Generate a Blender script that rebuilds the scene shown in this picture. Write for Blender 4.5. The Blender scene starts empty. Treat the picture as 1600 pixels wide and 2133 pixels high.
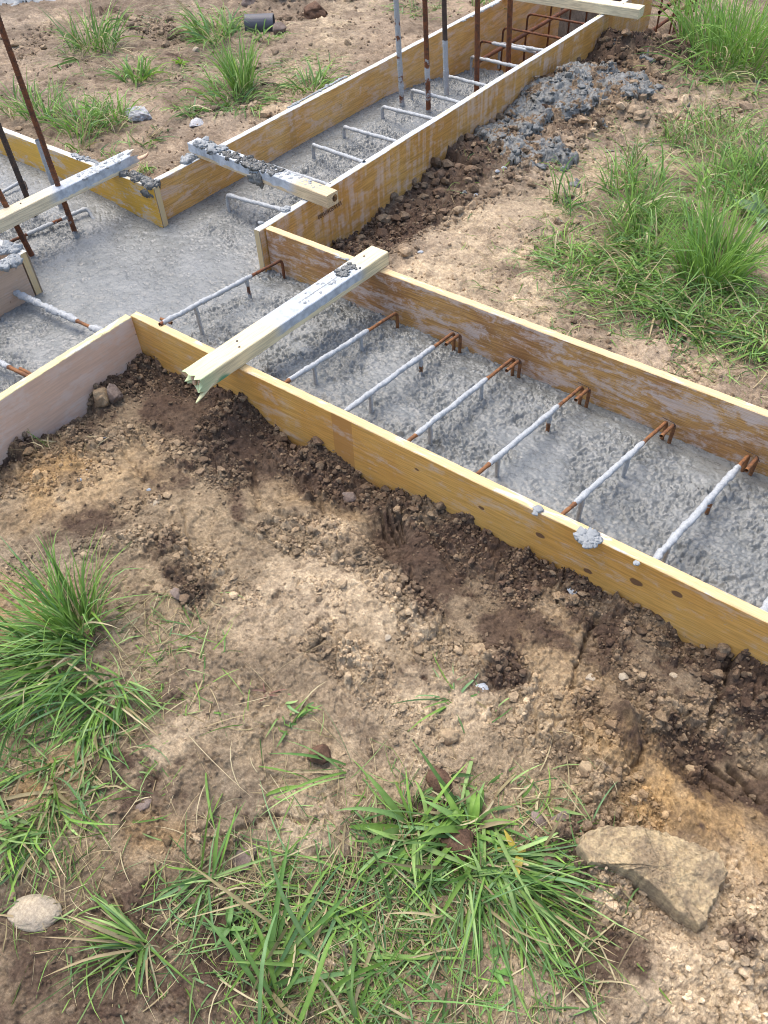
import bpy, bmesh, math, random
import numpy as np
from mathutils import Vector, Matrix

C = bpy.context.scene.collection
random.seed(7); RNG = np.random.default_rng(11)
PI = math.pi

# ------------------------------------------------------------------ camera
CH = 1.35
PITCH, ROLL, YAW, FPX = math.radians(48.0548), math.radians(-2.6761), math.radians(128.5027), 1647.92
fw = np.array([math.cos(PITCH)*math.cos(YAW), math.cos(PITCH)*math.sin(YAW), -math.sin(PITCH)])
rt0 = np.array([math.sin(YAW), -math.cos(YAW), 0.0]); up0 = np.cross(rt0, fw)
RT = math.cos(ROLL)*rt0 + math.sin(ROLL)*up0
UP = -math.sin(ROLL)*rt0 + math.cos(ROLL)*up0
cam = bpy.data.cameras.new('camera'); co = bpy.data.objects.new('camera', cam); C.objects.link(co)
m = Matrix.Identity(4)
for i in range(3):
    m[i][0], m[i][1], m[i][2] = RT[i], UP[i], -fw[i]
m[2][3] = CH
co.matrix_world = m
cam.sensor_fit = 'HORIZONTAL'; cam.sensor_width = 36.0; cam.lens = 36.0*FPX/1600.0
cam.clip_start = 0.05; cam.clip_end = 500
bpy.context.scene.camera = co

# ------------------------------------------------------------------ light
SUN_EL, SUN_AZ = 68.0, 165.0      # sun direction (towards the sun), degrees from +X
w = bpy.data.worlds.new('World'); bpy.context.scene.world = w; w.use_nodes = True
nt = w.node_tree; nt.nodes.clear()
sky = nt.nodes.new('ShaderNodeTexSky'); sky.sky_type = 'NISHITA'; sky.sun_disc = False
sky.sun_elevation = math.radians(SUN_EL); sky.sun_rotation = math.radians(90-SUN_AZ)
sky.air_density = 1.0; sky.dust_density = 4.0; sky.ozone_density = 1.0
bg = nt.nodes.new('ShaderNodeBackground'); bg.inputs[1].default_value = 0.15
ow = nt.nodes.new('ShaderNodeOutputWorld')
nt.links.new(sky.outputs[0], bg.inputs[0]); nt.links.new(bg.outputs[0], ow.inputs[0])
sl = bpy.data.lights.new('sun', 'SUN'); sl.energy = 0.9; sl.angle = math.radians(40); sl.color = (1.0, 0.94, 0.84)
so = bpy.data.objects.new('sun', sl); C.objects.link(so)
sd = Vector((math.cos(math.radians(SUN_EL))*math.cos(math.radians(SUN_AZ)), math.cos(math.radians(SUN_EL))*math.sin(math.radians(SUN_AZ)), math.sin(math.radians(SUN_EL))))
so.rotation_euler = sd.to_track_quat('Z', 'Y').to_euler(); so.location = (0, 0, 6)
vs = bpy.context.scene.view_settings
vs.view_transform = 'Standard'; vs.look = 'None'; vs.gamma = 1.0; vs.use_curve_mapping = False; vs.exposure = 1.13
bpy.context.scene.cycles.filter_width = 1.0

# ------------------------------------------------------------------ picture <-> world helpers (photo is 1600 x 2133)
CAM = np.array([0, 0, CH])
def ray(px, py): return fw*FPX + (px-800)*RT - (py-1066.5)*UP
def at(px, py, z):
    d = ray(px, py); return CAM + (z-CH)/d[2]*d
def hit(px, py, ax, v):
    d = ray(px, py); return CAM + (v-CAM[ax])/d[ax]*d
def proj(X):
    q = np.array(X, float)-CAM; z = q@fw
    return 800+FPX*(q@RT)/z, 1066.5-FPX*(q@UP)/z

# ------------------------------------------------------------------ noise
def _h(ix, iy, s):
    h = (ix.astype(np.int64)*374761393 + iy.astype(np.int64)*668265263 + s*1442695041) & 0xffffffff
    h = ((h ^ (h >> 13))*1274126177) & 0xffffffff
    h = (h ^ (h >> 16)) & 0xffffffff
    h = (h*2246822519) & 0xffffffff
    return (h ^ (h >> 15)) & 0xffffffff
def rnd(ix, iy, s): return _h(ix, iy, s).astype(np.float64)/4294967296.0
def perlin(x, y, s=0):
    ix = np.floor(x); iy = np.floor(y); fx = x-ix; fy = y-iy
    ix = ix.astype(np.int64); iy = iy.astype(np.int64)
    u = fx*fx*fx*(fx*(fx*6-15)+10); v = fy*fy*fy*(fy*(fy*6-15)+10)
    def g(dx, dy):
        a = rnd(ix+dx, iy+dy, s)*2*PI
        return np.cos(a)*(fx-dx)+np.sin(a)*(fy-dy)
    a = g(0,0); b = g(1,0); c = g(0,1); d = g(1,1)
    return 1.5*((a+(b-a)*u)*(1-v)+(c+(d-c)*u)*v)
def fbm(x, y, f, octv=4, s=0, gain=.5):
    o = 0; a = 1; t = 0
    for i in range(octv):
        o = o+a*perlin(x*f+17.3*i, y*f-9.1*i, s+i); t += a; a *= gain; f *= 2.03
    return o/t
def worley(x, y, cell, s=0):
    """F1, F2, id of nearest cell (distances in cells)"""
    X = x/cell; Y = y/cell; ix = np.floor(X).astype(np.int64); iy = np.floor(Y).astype(np.int64)
    f1 = np.full(X.shape, 9.0); f2 = np.full(X.shape, 9.0); cid = np.zeros(X.shape)
    for dx in (-1,0,1):
        for dy in (-1,0,1):
            cx = ix+dx; cy = iy+dy
            px = cx+rnd(cx,cy,s); py = cy+rnd(cx,cy,s+1)
            d = np.hypot(X-px, Y-py)
            m_ = d < f1
            f2 = np.where(m_, f1, np.minimum(f2, d)); cid = np.where(m_, rnd(cx,cy,s+2), cid); f1 = np.where(m_, d, f1)
    return f1, f2, cid
def clods(x, y, cell, s=0):
    """domes of uneven size; height in cells, and an id 0..1"""
    wx = x+cell*.28*perlin(x/cell*2.1, y/cell*2.1, s+50); wy = y+cell*.28*perlin(x/cell*2.1+9, y/cell*2.1, s+51)
    X = wx/cell; Y = wy/cell; ix = np.floor(X).astype(np.int64); iy = np.floor(Y).astype(np.int64)
    h = np.zeros(X.shape); cid = np.zeros(X.shape)+.5
    for dx in (-1,0,1):
        for dy in (-1,0,1):
            cx = ix+dx; cy = iy+dy
            px = cx+.5+(rnd(cx,cy,s)-.5)*.9; py = cy+.5+(rnd(cx,cy,s+1)-.5)*.9
            r = .2+.5*rnd(cx,cy,s+2)**1.4
            d2 = (X-px)**2+(Y-py)**2
            hh = np.sqrt(np.maximum(r*r-d2, 0))
            m_ = hh > h
            cid = np.where(m_, rnd(cx,cy,s+3), cid); h = np.where(m_, hh, h)
    return h, cid
def blocks(x, y, cell, s=0):
    """angular, tilted lumps packed together with deep joints; height in cells, and an id"""
    X = (x+cell*.30*perlin(x/cell*1.7, y/cell*1.7, s+50))/cell; Y = (y+cell*.30*perlin(x/cell*1.7+9, y/cell*1.7, s+51))/cell
    ix = np.floor(X).astype(np.int64); iy = np.floor(Y).astype(np.int64)
    f1 = np.full(X.shape, 9.0); f2 = f1.copy(); cid = np.zeros(X.shape); tl = np.zeros(X.shape)
    for dx in (-1,0,1):
        for dy in (-1,0,1):
            cx = ix+dx; cy = iy+dy; ex = X-cx-rnd(cx,cy,s); ey = Y-cy-rnd(cx,cy,s+1)
            d = np.abs(ex)*.45+np.abs(ey)*.45+np.hypot(ex, ey)*.6; m_ = d < f1; a = rnd(cx,cy,s+4)*2*PI
            f2 = np.where(m_, f1, np.minimum(f2, d)); cid = np.where(m_, rnd(cx,cy,s+2), cid); tl = np.where(m_, ex*np.cos(a)+ey*np.sin(a), tl); f1 = np.where(m_, d, f1)
    e = np.clip((f2-f1)/.38, 0, 1)
    return (1-(1-e)**2)*(.15+.85*cid**1.5)*(1+.9*tl), cid
def sst(a, b, x):
    t = np.clip((x-a)/(b-a), 0, 1); return t*t*(3-2*t)
def segfield(x, y, segs, z=-.17):
    """sum of soft capsules: (px1,py1,px2,py2,radius_m,value)"""
    out = np.zeros(x.shape)
    for (a, b, c, d, r, v) in segs:
        P = at(a, b, z); Q = at(c, d, z)
        vx, vy = Q[0]-P[0], Q[1]-P[1]; L = vx*vx+vy*vy+1e-9
        t = np.clip(((x-P[0])*vx+(y-P[1])*vy)/L, 0, 1)
        dd = (x-P[0]-t*vx)**2+(y-P[1]-t*vy)**2
        out = out+v*np.exp(-(dd/(r*r))**1.5)
    return out

# ------------------------------------------------------------------ the lie of the soil
PA = np.array([(-1.864,-.16),(-1.804,-.147),(-1.753,-.172),(-1.698,-.153),(-1.605,-.17),(-1.551,-.145),(-1.486,-.124),(-1.426,-.114),(-1.395,-.123),(-1.339,-.15),(-1.306,-.174),(-1.287,-.169),(-1.229,-.204),(-1.172,-.183),(-1.15,-.153),(-1.091,-.157),(-1.069,-.16),(-1.018,-.166),(-.998,-.188),(-.938,-.213),(-.887,-.193),(-.857,-.16),(-.823,-.174),(-.776,-.142),(-.719,-.157),(-.651,-.149),(-.59,-.154),(-.56,-.157),(-.526,-.156),(-.475,-.155),(-.429,-.163),(-.379,-.148),(-.323,-.153),(-.295,-.165),(-.225,-.152),(-.186,-.15),(-.146,-.164),(-.123,-.157),(-.087,-.19),(-.046,-.185),(-.01,-.168),(.028,-.139),(.055,-.133),(.099,-.141)])
PN = np.array([(.593,-.195),(.633,-.185),(.649,-.157),(.687,-.158),(.74,-.186),(.795,-.199),(.875,-.219),(.903,-.207),(.927,-.165),(.958,-.146),(.998,-.149),(1.009,-.139),(1.068,-.16),(1.09,-.148),(1.136,-.141)])
PM = np.array([(1.79,-.235),(2.126,-.227),(2.169,-.238),(2.259,-.265),(2.339,-.25),(2.421,-.235),(2.495,-.219),(2.572,-.231),(2.695,-.219),(2.785,-.192),(2.877,-.192),(2.894,-.161),(2.977,-.156),(3.149,-.176),(3.304,-.187),(3.431,-.172),(3.631,-.157),(3.734,-.134),(3.905,-.155),(4.036,-.169),(4.187,-.179),(4.285,-.15),(4.354,-.126),(4.563,-.161),(4.996,-.28)])
XM, XU, YA, YF = -1.866, -2.472, 1.15, 1.787      # outer faces of the boards
def bed(x, y):
    """large forms of the soil, without clods"""
    fore = -.172+.012*fbm(x, y, 1.6, 3, 5)
    right = -.215+.02*fbm(x, y, 1.3, 3, 8)+.02*sst(2.0, 3.5, x+y*.3)
    left = -.085+.02*fbm(x, y, 1.2, 3, 9)-.03*sst(2.1, 3.2, y)*0
    isr = (x > -2.17) & (y > 1.47); isl = (x <= -2.17) & (y > 1.47)
    z = np.where(isr, right, np.where(isl, left, fore))
    z = np.where((x < -2.2) & (y <= 1.47), -.12, z)
    far = sst(4.6, 6.0, np.hypot(x+2.2, y-1))
    # banks against the boards
    dA = np.maximum(YA-y, 0); k = np.exp(-(dA/.075)**1.3)
    m_ = (y < 1.47) & (x > -2.2)
    z = np.where(m_, z*(1-k)+np.interp(x, PA[:,0], PA[:,1])*k-.018*np.exp(-((dA-.17)/.08)**2)*(.5+fbm(x,y,4,2,3)), z)
    dN = np.maximum(x-(-1.845), 0); k = np.exp(-(dN/.07)**1.3)*sst(1.2, 1.1, y)
    z = np.where(m_, z*(1-k)+np.interp(y, PN[:,0], PN[:,1])*k, z)
    dM = np.maximum(x-XM, 0)
    heapw = .20+.16*sst(2.2, 3.0, y)+.22*sst(3.0, 3.9, y)
    k = np.exp(-(dM/heapw)**3)*sst(5.6, 4.9, y)
    z = np.where(isr, z*(1-k)+np.interp(y, PM[:,0], PM[:,1])*k, z)
    dF = np.maximum(y-YF, 0); k = np.exp(-(dF/.12)**2)*sst(-1.85, -1.3, x)
    z = np.where(isr, z*(1-k)+(-.13)*k, z)
    z = z+segfield(x, y, BUMPS)
    return z
BUMPS = [ (1215,1760,1235,1830,.05,.028),(1330,1690,1420,1700,.03,.012),
 (400,870,480,900,.04,.010),(430,960,480,1000,.03,-.010),(700,1000,760,1090,.04,-.012),(930,1130,960,1200,.03,-.014),(980,1260,1020,1330,.03,.012),(1090,1180,1120,1240,.03,.010),
 (545,1020,600,1000,.075,-.026),(560,1075,650,1060,.02,.010),(500,970,520,1060,.02,.012),(800,1095,820,1130,.05,-.042),(700,1095,720,1150,.05,.022),
 (760,1150,860,1180,.03,.012),(1470,1560,1600,1640,.075,-.05),(1240,1640,1290,1500,.035,.030),(1300,1480,1400,1470,.03,.016),
 (380,1080,430,1240,.012,.010),(340,1130,380,1230,.05,.016),(620,1250,760,1270,.09,.010),(680,1340,760,1380,.04,.012),
 (1200,1430,1240,1290,.02,-.008),(1130,1330,1200,1400,.07,.010),(1380,1250,1450,1300,.08,.008),(1490,1440,1530,1340,.012,-.014),
 (1440,2090,1620,2090,.16,.04),(1540,1930,1610,1980,.07,.03),(1180,1740,1250,1800,.05,.012),(330,1560,380,1540,.05,.012),
 (640,1700,700,1720,.06,.01),(1000,1400,1040,1360,.03,.016),(850,1270,900,1300,.03,.014),(200,1150,280,1110,.06,.01),(1040,1100,1080,1160,.05,-.01),
 (1280,110,1400,115,.10,.05),(1260,160,1330,150,.05,-.05),(1130,210,1200,180,.12,.03),(1300,200,1330,240,.09,.03),(420,20,680,20,.2,.05),(440,45,500,45,.1,-.03),
 (400,250,520,250,.1,-.02),(560,60,640,60,.14,-.03)]
def inform(x, y):
    a = (x > -2.462)&(x < -1.875)&(y > -.7)&(y < 4.95)
    b = (y > 1.16)&(y < 1.777)&(x > -4.6)&(x < 1.3)
    tr = (x > -2.50)&(x < -1.75)&(y >= 4.95)&(y < 9)
    return a | b, tr
ROUGH = [(1250,1950,1600,2100,.20,.42),(1520,1930,1600,1960,.08,.3),(300,900,480,1000,.06,.6),(180,1000,240,900,.05,.5),(560,950,720,1030,.05,.6),(430,1150,520,1250,.04,.5),(700,1250,640,1200,.04,.4),(1120,1260,1180,1200,.05,.6),(1280,1360,1330,1440,.05,.5),(1480,1480,1580,1520,.06,.7),(1300,1640,1340,1700,.05,.6),(150,1250,40,1180,.05,.5),(900,1500,760,1450,.04,.4),(200,60,380,110,.15,.5),(60,160,120,60,.12,.4),(1400,250,1550,200,.12,.5),(1180,560,1100,480,.06,.35),(620,290,540,180,.1,.35),
 (340,1120,420,1250,.05,1),(250,1060,330,1040,.04,.6),(640,1110,740,1150,.07,1),(680,1340,760,1400,.06,.9),(800,1210,900,1290,.05,.9),(880,1330,1060,1400,.06,.8),
 (1200,1480,1260,1660,.06,1),(1050,1500,1220,1560,.05,.6),(1370,1480,1430,1560,.06,.9),(1180,1760,1260,1860,.06,1),(500,1760,540,1790,.03,.6),(180,1140,280,1120,.05,.5),
 (430,900,470,1000,.05,.6),(560,1100,620,1130,.04,.7),(900,1050,1040,1220,.07,.6),(1240,1180,1300,1230,.05,.6),(1140,1180,1180,1230,.05,.7),(1420,1340,1600,1420,.05,.7),
 (1100,1400,1130,1560,.03,.4),(700,1880,760,1900,.08,.4),(860,1560,1000,1660,.08,.35),(350,1740,450,1760,.04,.5),(600,2060,800,2100,.10,.4),
 (1200,120,1400,100,.16,1),(1240,200,1330,230,.12,1),(380,20,720,25,.16,.9),(480,90,650,60,.1,.6),(60,930,180,930,.06,.8),(100,1010,0,1010,.05,.5),(960,640,1050,700,.05,.3),
 (1400,680,1450,760,.06,.5),(700,520,780,520,.05,.5),(540,250,430,270,.06,.5)]
DARK = [(950,1180,1300,1370,.13,.38),(1350,1500,1600,1700,.16,.35),(500,900,760,1020,.12,.35),(200,900,450,1000,.13,.3),(1300,1960,1420,1940,.05,.3),(1520,1960,1530,1965,.02,.6),(1250,2060,1350,2080,.06,.25),(1560,1990,1600,2060,.05,.4),(200,1080,430,960,.08,.25),(330,850,520,960,.07,.5),(560,950,700,1000,.06,.45),(470,1000,500,1080,.03,.5),(640,1000,660,1080,.03,.4),(740,1130,900,1160,.06,.5),(900,1180,1060,1270,.07,.4),(820,1400,1050,1420,.05,.45),(1120,1300,1250,1380,.03,.35),(1250,1480,1330,1560,.05,.4),(180,1080,60,1180,.07,.35),(250,1500,300,1650,.06,.35),(1230,1700,1180,1900,.05,.5),(330,1900,480,1930,.07,.4),(1290,520,1220,400,.06,.3),(240,30,360,110,.2,.35),(60,150,200,60,.2,.25), # moist, dark brown earth, plus shade painted into the hole and right-hand hollow
 (350,1150,400,1230,.05,.8),(800,1090,820,1120,.05,1.1),(690,960,780,1010,.07,.8),(860,1130,900,1260,.06,.7),(1030,1300,1060,1400,.04,.8),(1100,1290,1130,1330,.04,.5),
 (1460,1560,1600,1640,.07,.9),(1520,1400,1600,1450,.08,.7),(420,870,560,900,.10,.8),(1000,1110,1090,1200,.06,.6),(0,2060,420,2100,.22,.8),(560,1900,640,1890,.05,.6),
 (1210,2010,1280,1990,.05,.8),(1150,1920,1200,1980,.06,.5),(330,1680,420,1620,.08,.5),(730,1760,820,1750,.06,.6),(1130,1760,1230,1760,.06,.5),(760,1870,800,1880,.05,.5),
 (300,780,420,850,.10,.7),(60,1120,200,1100,.08,.3),(1350,110,1430,120,.12,1.0),(1200,130,1250,110,.14,.9),(380,15,700,15,.18,.9),(150,420,240,440,.1,.2),(520,70,640,60,.10,.6),
 (870,420,760,490,.09,1),(1000,330,860,430,.08,.6),(650,1190,620,1180,.03,.4),(440,160,350,150,.05,.5),(1000,660,1080,700,.06,.3),(1500,690,1600,720,.08,.4),(1560,300,1600,280,.1,.4),
 (1340,1190,1300,1210,.03,.5),(1240,1330,1260,1300,.03,.4),(650,1880,760,1850,.05,.7),(940,1790,1040,1830,.08,.9),(900,1700,950,1720,.06,.7)]
LIGHT = [ # pale dry sandy loam
 (600,1240,770,1260,.10,.8),(690,1100,730,1110,.05,1.0),(640,1190,720,1230,.05,.6),(1130,1300,1180,1440,.07,.3),(1400,1240,1500,1280,.08,.2),(560,1010,590,1010,.05,.1),
 (150,1040,230,1000,.07,.25),(800,1480,900,1530,.14,.5),(1400,2050,1600,2100,.20,.45),(1500,1900,1600,2000,.12,.45),(1230,1880,1350,1980,.10,.5),(620,1700,700,1760,.09,.5),
 (300,1560,370,1530,.07,.5),(520,1300,620,1290,.08,.6),(1000,440,1150,520,.25,.7),(900,570,1100,640,.18,.7),(1250,330,1160,400,.15,.6),(1000,500,850,560,.12,.4),(700,130,600,260,.15,.5),
 (750,40,700,90,.2,.5),(1350,260,1500,200,.2,.3),(1300,700,1450,730,.12,.3),(450,450,480,420,.1,.3),(250,1380,400,1350,.08,.3),(980,1450,900,1440,.08,.3)]
OCHRE = [(1440,1660,1580,1760,.12,1),(1300,1560,1420,1680,.10,.8),(1120,1300,1210,1420,.09,.7),(1380,1260,1480,1300,.10,.6),(120,1050,260,980,.12,.6),(0,1250,60,1300,.1,.7),(80,1620,130,1600,.05,.8),(310,1720,350,1740,.04,.8),
 (780,1040,640,1000,.1,.4),(240,730,290,700,.06,.3),(1270,140,1180,230,.2,.5),(60,940,120,980,.1,.8)]
CRACK = [(1190,1440,1240,1280,.05,1),(1480,1560,1600,1640,.09,1),(790,1060,830,1160,.06,.9),(1480,1440,1530,1330,.05,.9),(1110,1180,1180,1280,.05,.6),(1420,1560,1480,1590,.05,.6),
 (200,1750,560,1740,.12,.35),(860,1560,1100,1540,.12,.3),(1060,1230,1000,1270,.06,.4),(250,1500,380,1560,.1,.3)]
CUTS = [(520,960,540,1060,.009,-.012),(540,1060,600,1080,.009,-.010),(600,940,660,980,.008,-.012),(1290,1490,1330,1550,.008,.012),(880,1090,940,1180,.006,-.012),(930,1130,1000,1190,.005,.010),(470,1080,540,1120,.007,.010),(860,1180,830,1250,.006,-.012),(250,930,300,1000,.006,-.01),(1060,1330,1040,1420,.006,.012),(1245,1282,1222,1330,.0042,-.017),(1222,1330,1204,1385,.004,-.017),(1204,1385,1190,1442,.0045,-.015),(1180,1185,1160,1260,.004,-.015),(1545,1330,1508,1420,.006,-.03),(1508,1420,1480,1500,.006,-.02),(1340,1560,1310,1620,.005,-.02),
 (790,1060,812,1112,.004,-.02),(806,1058,828,1118,.004,-.02),(822,1062,838,1112,.004,-.018),(838,1072,846,1116,.004,-.016),(1490,1568,1545,1605,.006,-.03),(1540,1575,1600,1650,.006,-.03),(1480,1590,1530,1640,.005,-.02),(1560,1565,1600,1590,.005,-.02),
 (640,990,655,1050,.006,-.012),(620,985,632,1030,.006,-.01),(665,1000,672,1060,.005,-.012),(380,1060,395,1150,.004,-.01),(395,1150,430,1210,.004,-.01),(690,1330,640,1360,.005,-.012),(430,1760,560,1700,.005,-.012),(560,1700,660,1720,.005,-.012),(280,1560,330,1620,.005,-.01)]
CTAN = np.array([.325,.252,.160]); CMID = np.array([.190,.146,.098]); CDRK = np.array([.075,.050,.036]); CLIT = np.array([.47,.375,.255]); COCH = np.array([.36,.235,.105]); CPINK = np.array([.26,.200,.155])
def soil(x, y, fine=True):
    """height and colour of the ground"""
    wx = x+.03*fbm(x, y, 6, 3, 21); wy = y+.03*fbm(x+5, y, 6, 3, 22)
    z = bed(wx*.35+x*.65, wy*.35+y*.65)
    ins, tr = inform(x, y)
    rough = segfield(wx, wy, ROUGH)
    dA = np.abs(y-YA)+9.0*(y > 1.3)+9.0*(x < -1.87); dN = np.abs(x+1.845)+9.0*(y > 1.2)
    dM = np.maximum(x-XM, 0)+9*(x < -2.1)+9*(y < 1.8)
    hw = .24+.18*sst(2.2, 3.0, y)+.22*sst(3.0, 3.9, y)
    band = np.exp(-(dA/(.075+.05*sst(-.7,-1.3,x)))**2)+.8*np.exp(-(dN/.09)**2)+1.1*np.exp(-(dM/hw)**4)*sst(5.6, 4.9, y)
    rough = rough+.85*band
    n1 = fbm(x, y, 3.1, 4, 31); n2 = fbm(x, y, 9, 4, 33)
    rough = rough+.45*sst(.16, .45, fbm(x, y, 5, 4, 35))
    rough = 1.05*sst(.24, .72, rough*(.8+1.3*n2))
    z = z+.016*fbm(x, y, 5.5, 6, 36, .52)+.0035*fbm(x, y, 40, 4, 37, .6)
    dark = segfield(wx, wy, DARK); light = segfield(wx, wy, LIGHT); och = segfield(wx, wy, OCHRE)
    dark = dark+.85*np.exp(-(dA/(.075+.05*sst(-.7,-1.3,x)))**2)+.75*np.exp(-(dN/.11)**2)+.9*np.exp(-(dM/(hw*.92))**5)*sst(5.6,4.9,y)*(1-.45*sst(2.7,3.0,y)*sst(.08,.25,dM))
    tint = np.full(x.shape, .5)
    if fine:
        idx = np.nonzero(rough > .04)[0]
        if len(idx):
            xs, ys, r = x[idx], y[idx], rough[idx]
            h1, c1 = blocks(xs, ys, .046, 61); h2, c2 = blocks(xs, ys, .021, 65); h3, c3 = clods(xs, ys, .0095, 69); h4, _ = blocks(xs, ys, .0065, 71)
            r1 = sst(.55, 1.0, r); r2 = sst(.2, .7, r); r3 = sst(.04, .35, r)
            add = .046*.40*h1*r1+.021*.62*h2*r2+.0095*.85*h3*r3+.0065*.55*h4*r3
            z[idx] += add-.006*r2
            tt = np.where(h1*r1 > .18, c1, np.where(h2*r2 > .1, c2, c3))
            tint[idx] = .5+(tt-.5)*r3
            light[idx] += sst(.6, .95, tt)*.3*r3*(1-.5*dark[idx].clip(0,1))
        ncut = segfield(x+.010*fbm(x, y, 26, 3, 88)+.004*perlin(x*90, y*90, 87), y+.010*fbm(x+4, y, 26, 3, 89), CUTS)
        z = z+ncut
        smo = np.clip(1-rough*1.6, 0, 1)
        q = fbm(x, y, 4.3, 6, 83, .62); z = z+smo*(.006*sst(-.012, .012, q-.08)+.005*sst(-.012, .012, q+.22)-.004)
        q = fbm(x, y, 12, 5, 84, .62); z = z+smo*(.0032*sst(-.03, .03, q-.15)+.0025*sst(-.03, .03, q+.28))
        z = z+.0048*fbm(x, y, 62, 3, 85, .7)*(1-.6*rough.clip(0,1))
        # flakes: raised dried skin with cracked borders
        cm = np.clip(segfield(wx, wy, CRACK)+.35*sst(.1,.5,n1), 0, 1)
        idx = np.nonzero(cm > .08)[0]
        if len(idx):
            a = x[idx]+.012*fbm(x[idx], y[idx], 30, 3, 71); b = y[idx]+.012*fbm(x[idx]+3, y[idx], 30, 3, 72)
            f1, f2, ci = worley(a, b, .055, 73); g1, g2, _ = worley(a, b, .022, 77)
            gate = sst(-.1, .25, fbm(x[idx], y[idx], 7, 2, 79))
            z[idx] += -.009*cm[idx]*gate*sst(.075, .0, f2-f1)-.004*cm[idx]*sst(.09, .0, g2-g1)*gate
    k = np.clip(.30+1.05*n1+.6*n2, 0, 1)[..., None]
    col = CTAN*k+CMID*(1-k); gry = sst(-.05,.35,fbm(x,y,2.3,4,45))[..., None]; col = col*(1-.65*gry)+.65*gry*np.array([.285,.238,.172])*(.75+.5*k)
    back = sst(1.0, 1.9, y)[..., None]
    col = col*(1-.5*back)+CPINK*.5*back*(.6+.8*k)
    col = col+(COCH-col)*np.clip(och*(.7+n2), 0, .85)[..., None]
    col = col+(CLIT-col)*np.clip(light*(.8+1.1*n2)+.25*sst(.1,.5,fbm(x,y,14,3,41)), 0, 1)[..., None]
    dk = np.clip(.92*sst(.0, 1.15, dark*(1.0+1.2*n2+.4*n1)+1.0*fbm(x, y, 21, 6, 47, .72))*sst(.05, .45, dark)+.5*sst(.05, .42, fbm(x, y, 5, 6, 43, .62))+.4*sst(.16, .4, fbm(x, y, 24, 4, 44, .65)), 0, 1)
    col = col+(CDRK-col)*dk[..., None]
    col = col*(1+.55*(tint-.5))[..., None]
    rim = fbm(x, y, 34, 4, 46, .7)[..., None]; col = col*(1+.38*rim)
    # fine speckle of grains
    sp = perlin(x*210, y*210, 91); col = col*(1+.22*sp)[..., None]
    if fine:
        z = z+.0011*perlin(x*150, y*150, 92)+.0008*sp
    z = np.where(ins, -.62, z)
    z = np.where(tr, -.42+.05*fbm(x, y, 7, 3, 95)+.1*sst(.3,.37,np.abs(x+2.125)), z)
    return z, np.clip(col, .01, .9)
def ground_z(x, y):
    x = np.atleast_1d(np.asarray(x, float)); y = np.atleast_1d(np.asarray(y, float))
    return soil(x, y)[0]
def on_ground(px, py):
    z = -.17
    for _ in range(4):
        P = at(px, py, z); z = float(soil(P[:1], P[1:2], False)[0][0])
    return at(px, py, z)

# ------------------------------------------------------------------ mesh + object helpers
def mesh_np(name, V, F, cols=None, mats=None, smooth=True, attrs=None, midx=None):
    me = bpy.data.meshes.new(name)
    V = np.asarray(V, np.float32); F = np.asarray(F, np.int32); n = F.shape[1]
    me.vertices.add(len(V)); me.vertices.foreach_set('co', V.ravel())
    me.loops.add(F.size); me.loops.foreach_set('vertex_index', F.ravel())
    me.polygons.add(len(F)); me.polygons.foreach_set('loop_start', np.arange(0, F.size, n, dtype=np.int32))
    try: me.polygons.foreach_set('loop_total', np.full(len(F), n, np.int32))
    except Exception: pass
    me.polygons.foreach_set('use_smooth', np.full(len(F), smooth))
    if midx is not None: me.polygons.foreach_set('material_index', np.asarray(midx, np.int32))
    if cols is not None:
        a = me.attributes.new('col', 'FLOAT_COLOR', 'POINT')
        c4 = np.ones((len(V), 4), np.float32); c4[:, :3] = cols; a.data.foreach_set('color', c4.ravel())
    for k, v in (attrs or {}).items():
        a = me.attributes.new(k, 'FLOAT', 'POINT'); a.data.foreach_set('value', np.asarray(v, np.float32))
    me.update(calc_edges=True)
    for m_ in (mats or []): me.materials.append(m_)
    return me
def link(name, me, parent=None, loc=None):
    o = bpy.data.objects.new(name, me); C.objects.link(o)
    if parent: o.parent = parent
    if loc is not None: o.location = loc
    return o
def tag(o, label=None, cat=None, group=None, kind=None):
    if label: o['label'] = label
    if cat: o['category'] = cat
    if group: o['group'] = group
    if kind: o['kind'] = kind
    return o
def empty(name, loc, rz=0):
    o = bpy.data.objects.new(name, None); C.objects.link(o); o.location = loc; o.rotation_euler = (0, 0, rz); o.empty_display_size = .05
    return o
def gridfaces(nu, nv, off=0):
    i = np.arange(nu-1)[:, None]; j = np.arange(nv-1)[None, :]
    a = (i*nv+j).ravel()+off
    return np.stack([a, a+nv, a+nv+1, a+1], 1)

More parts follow.
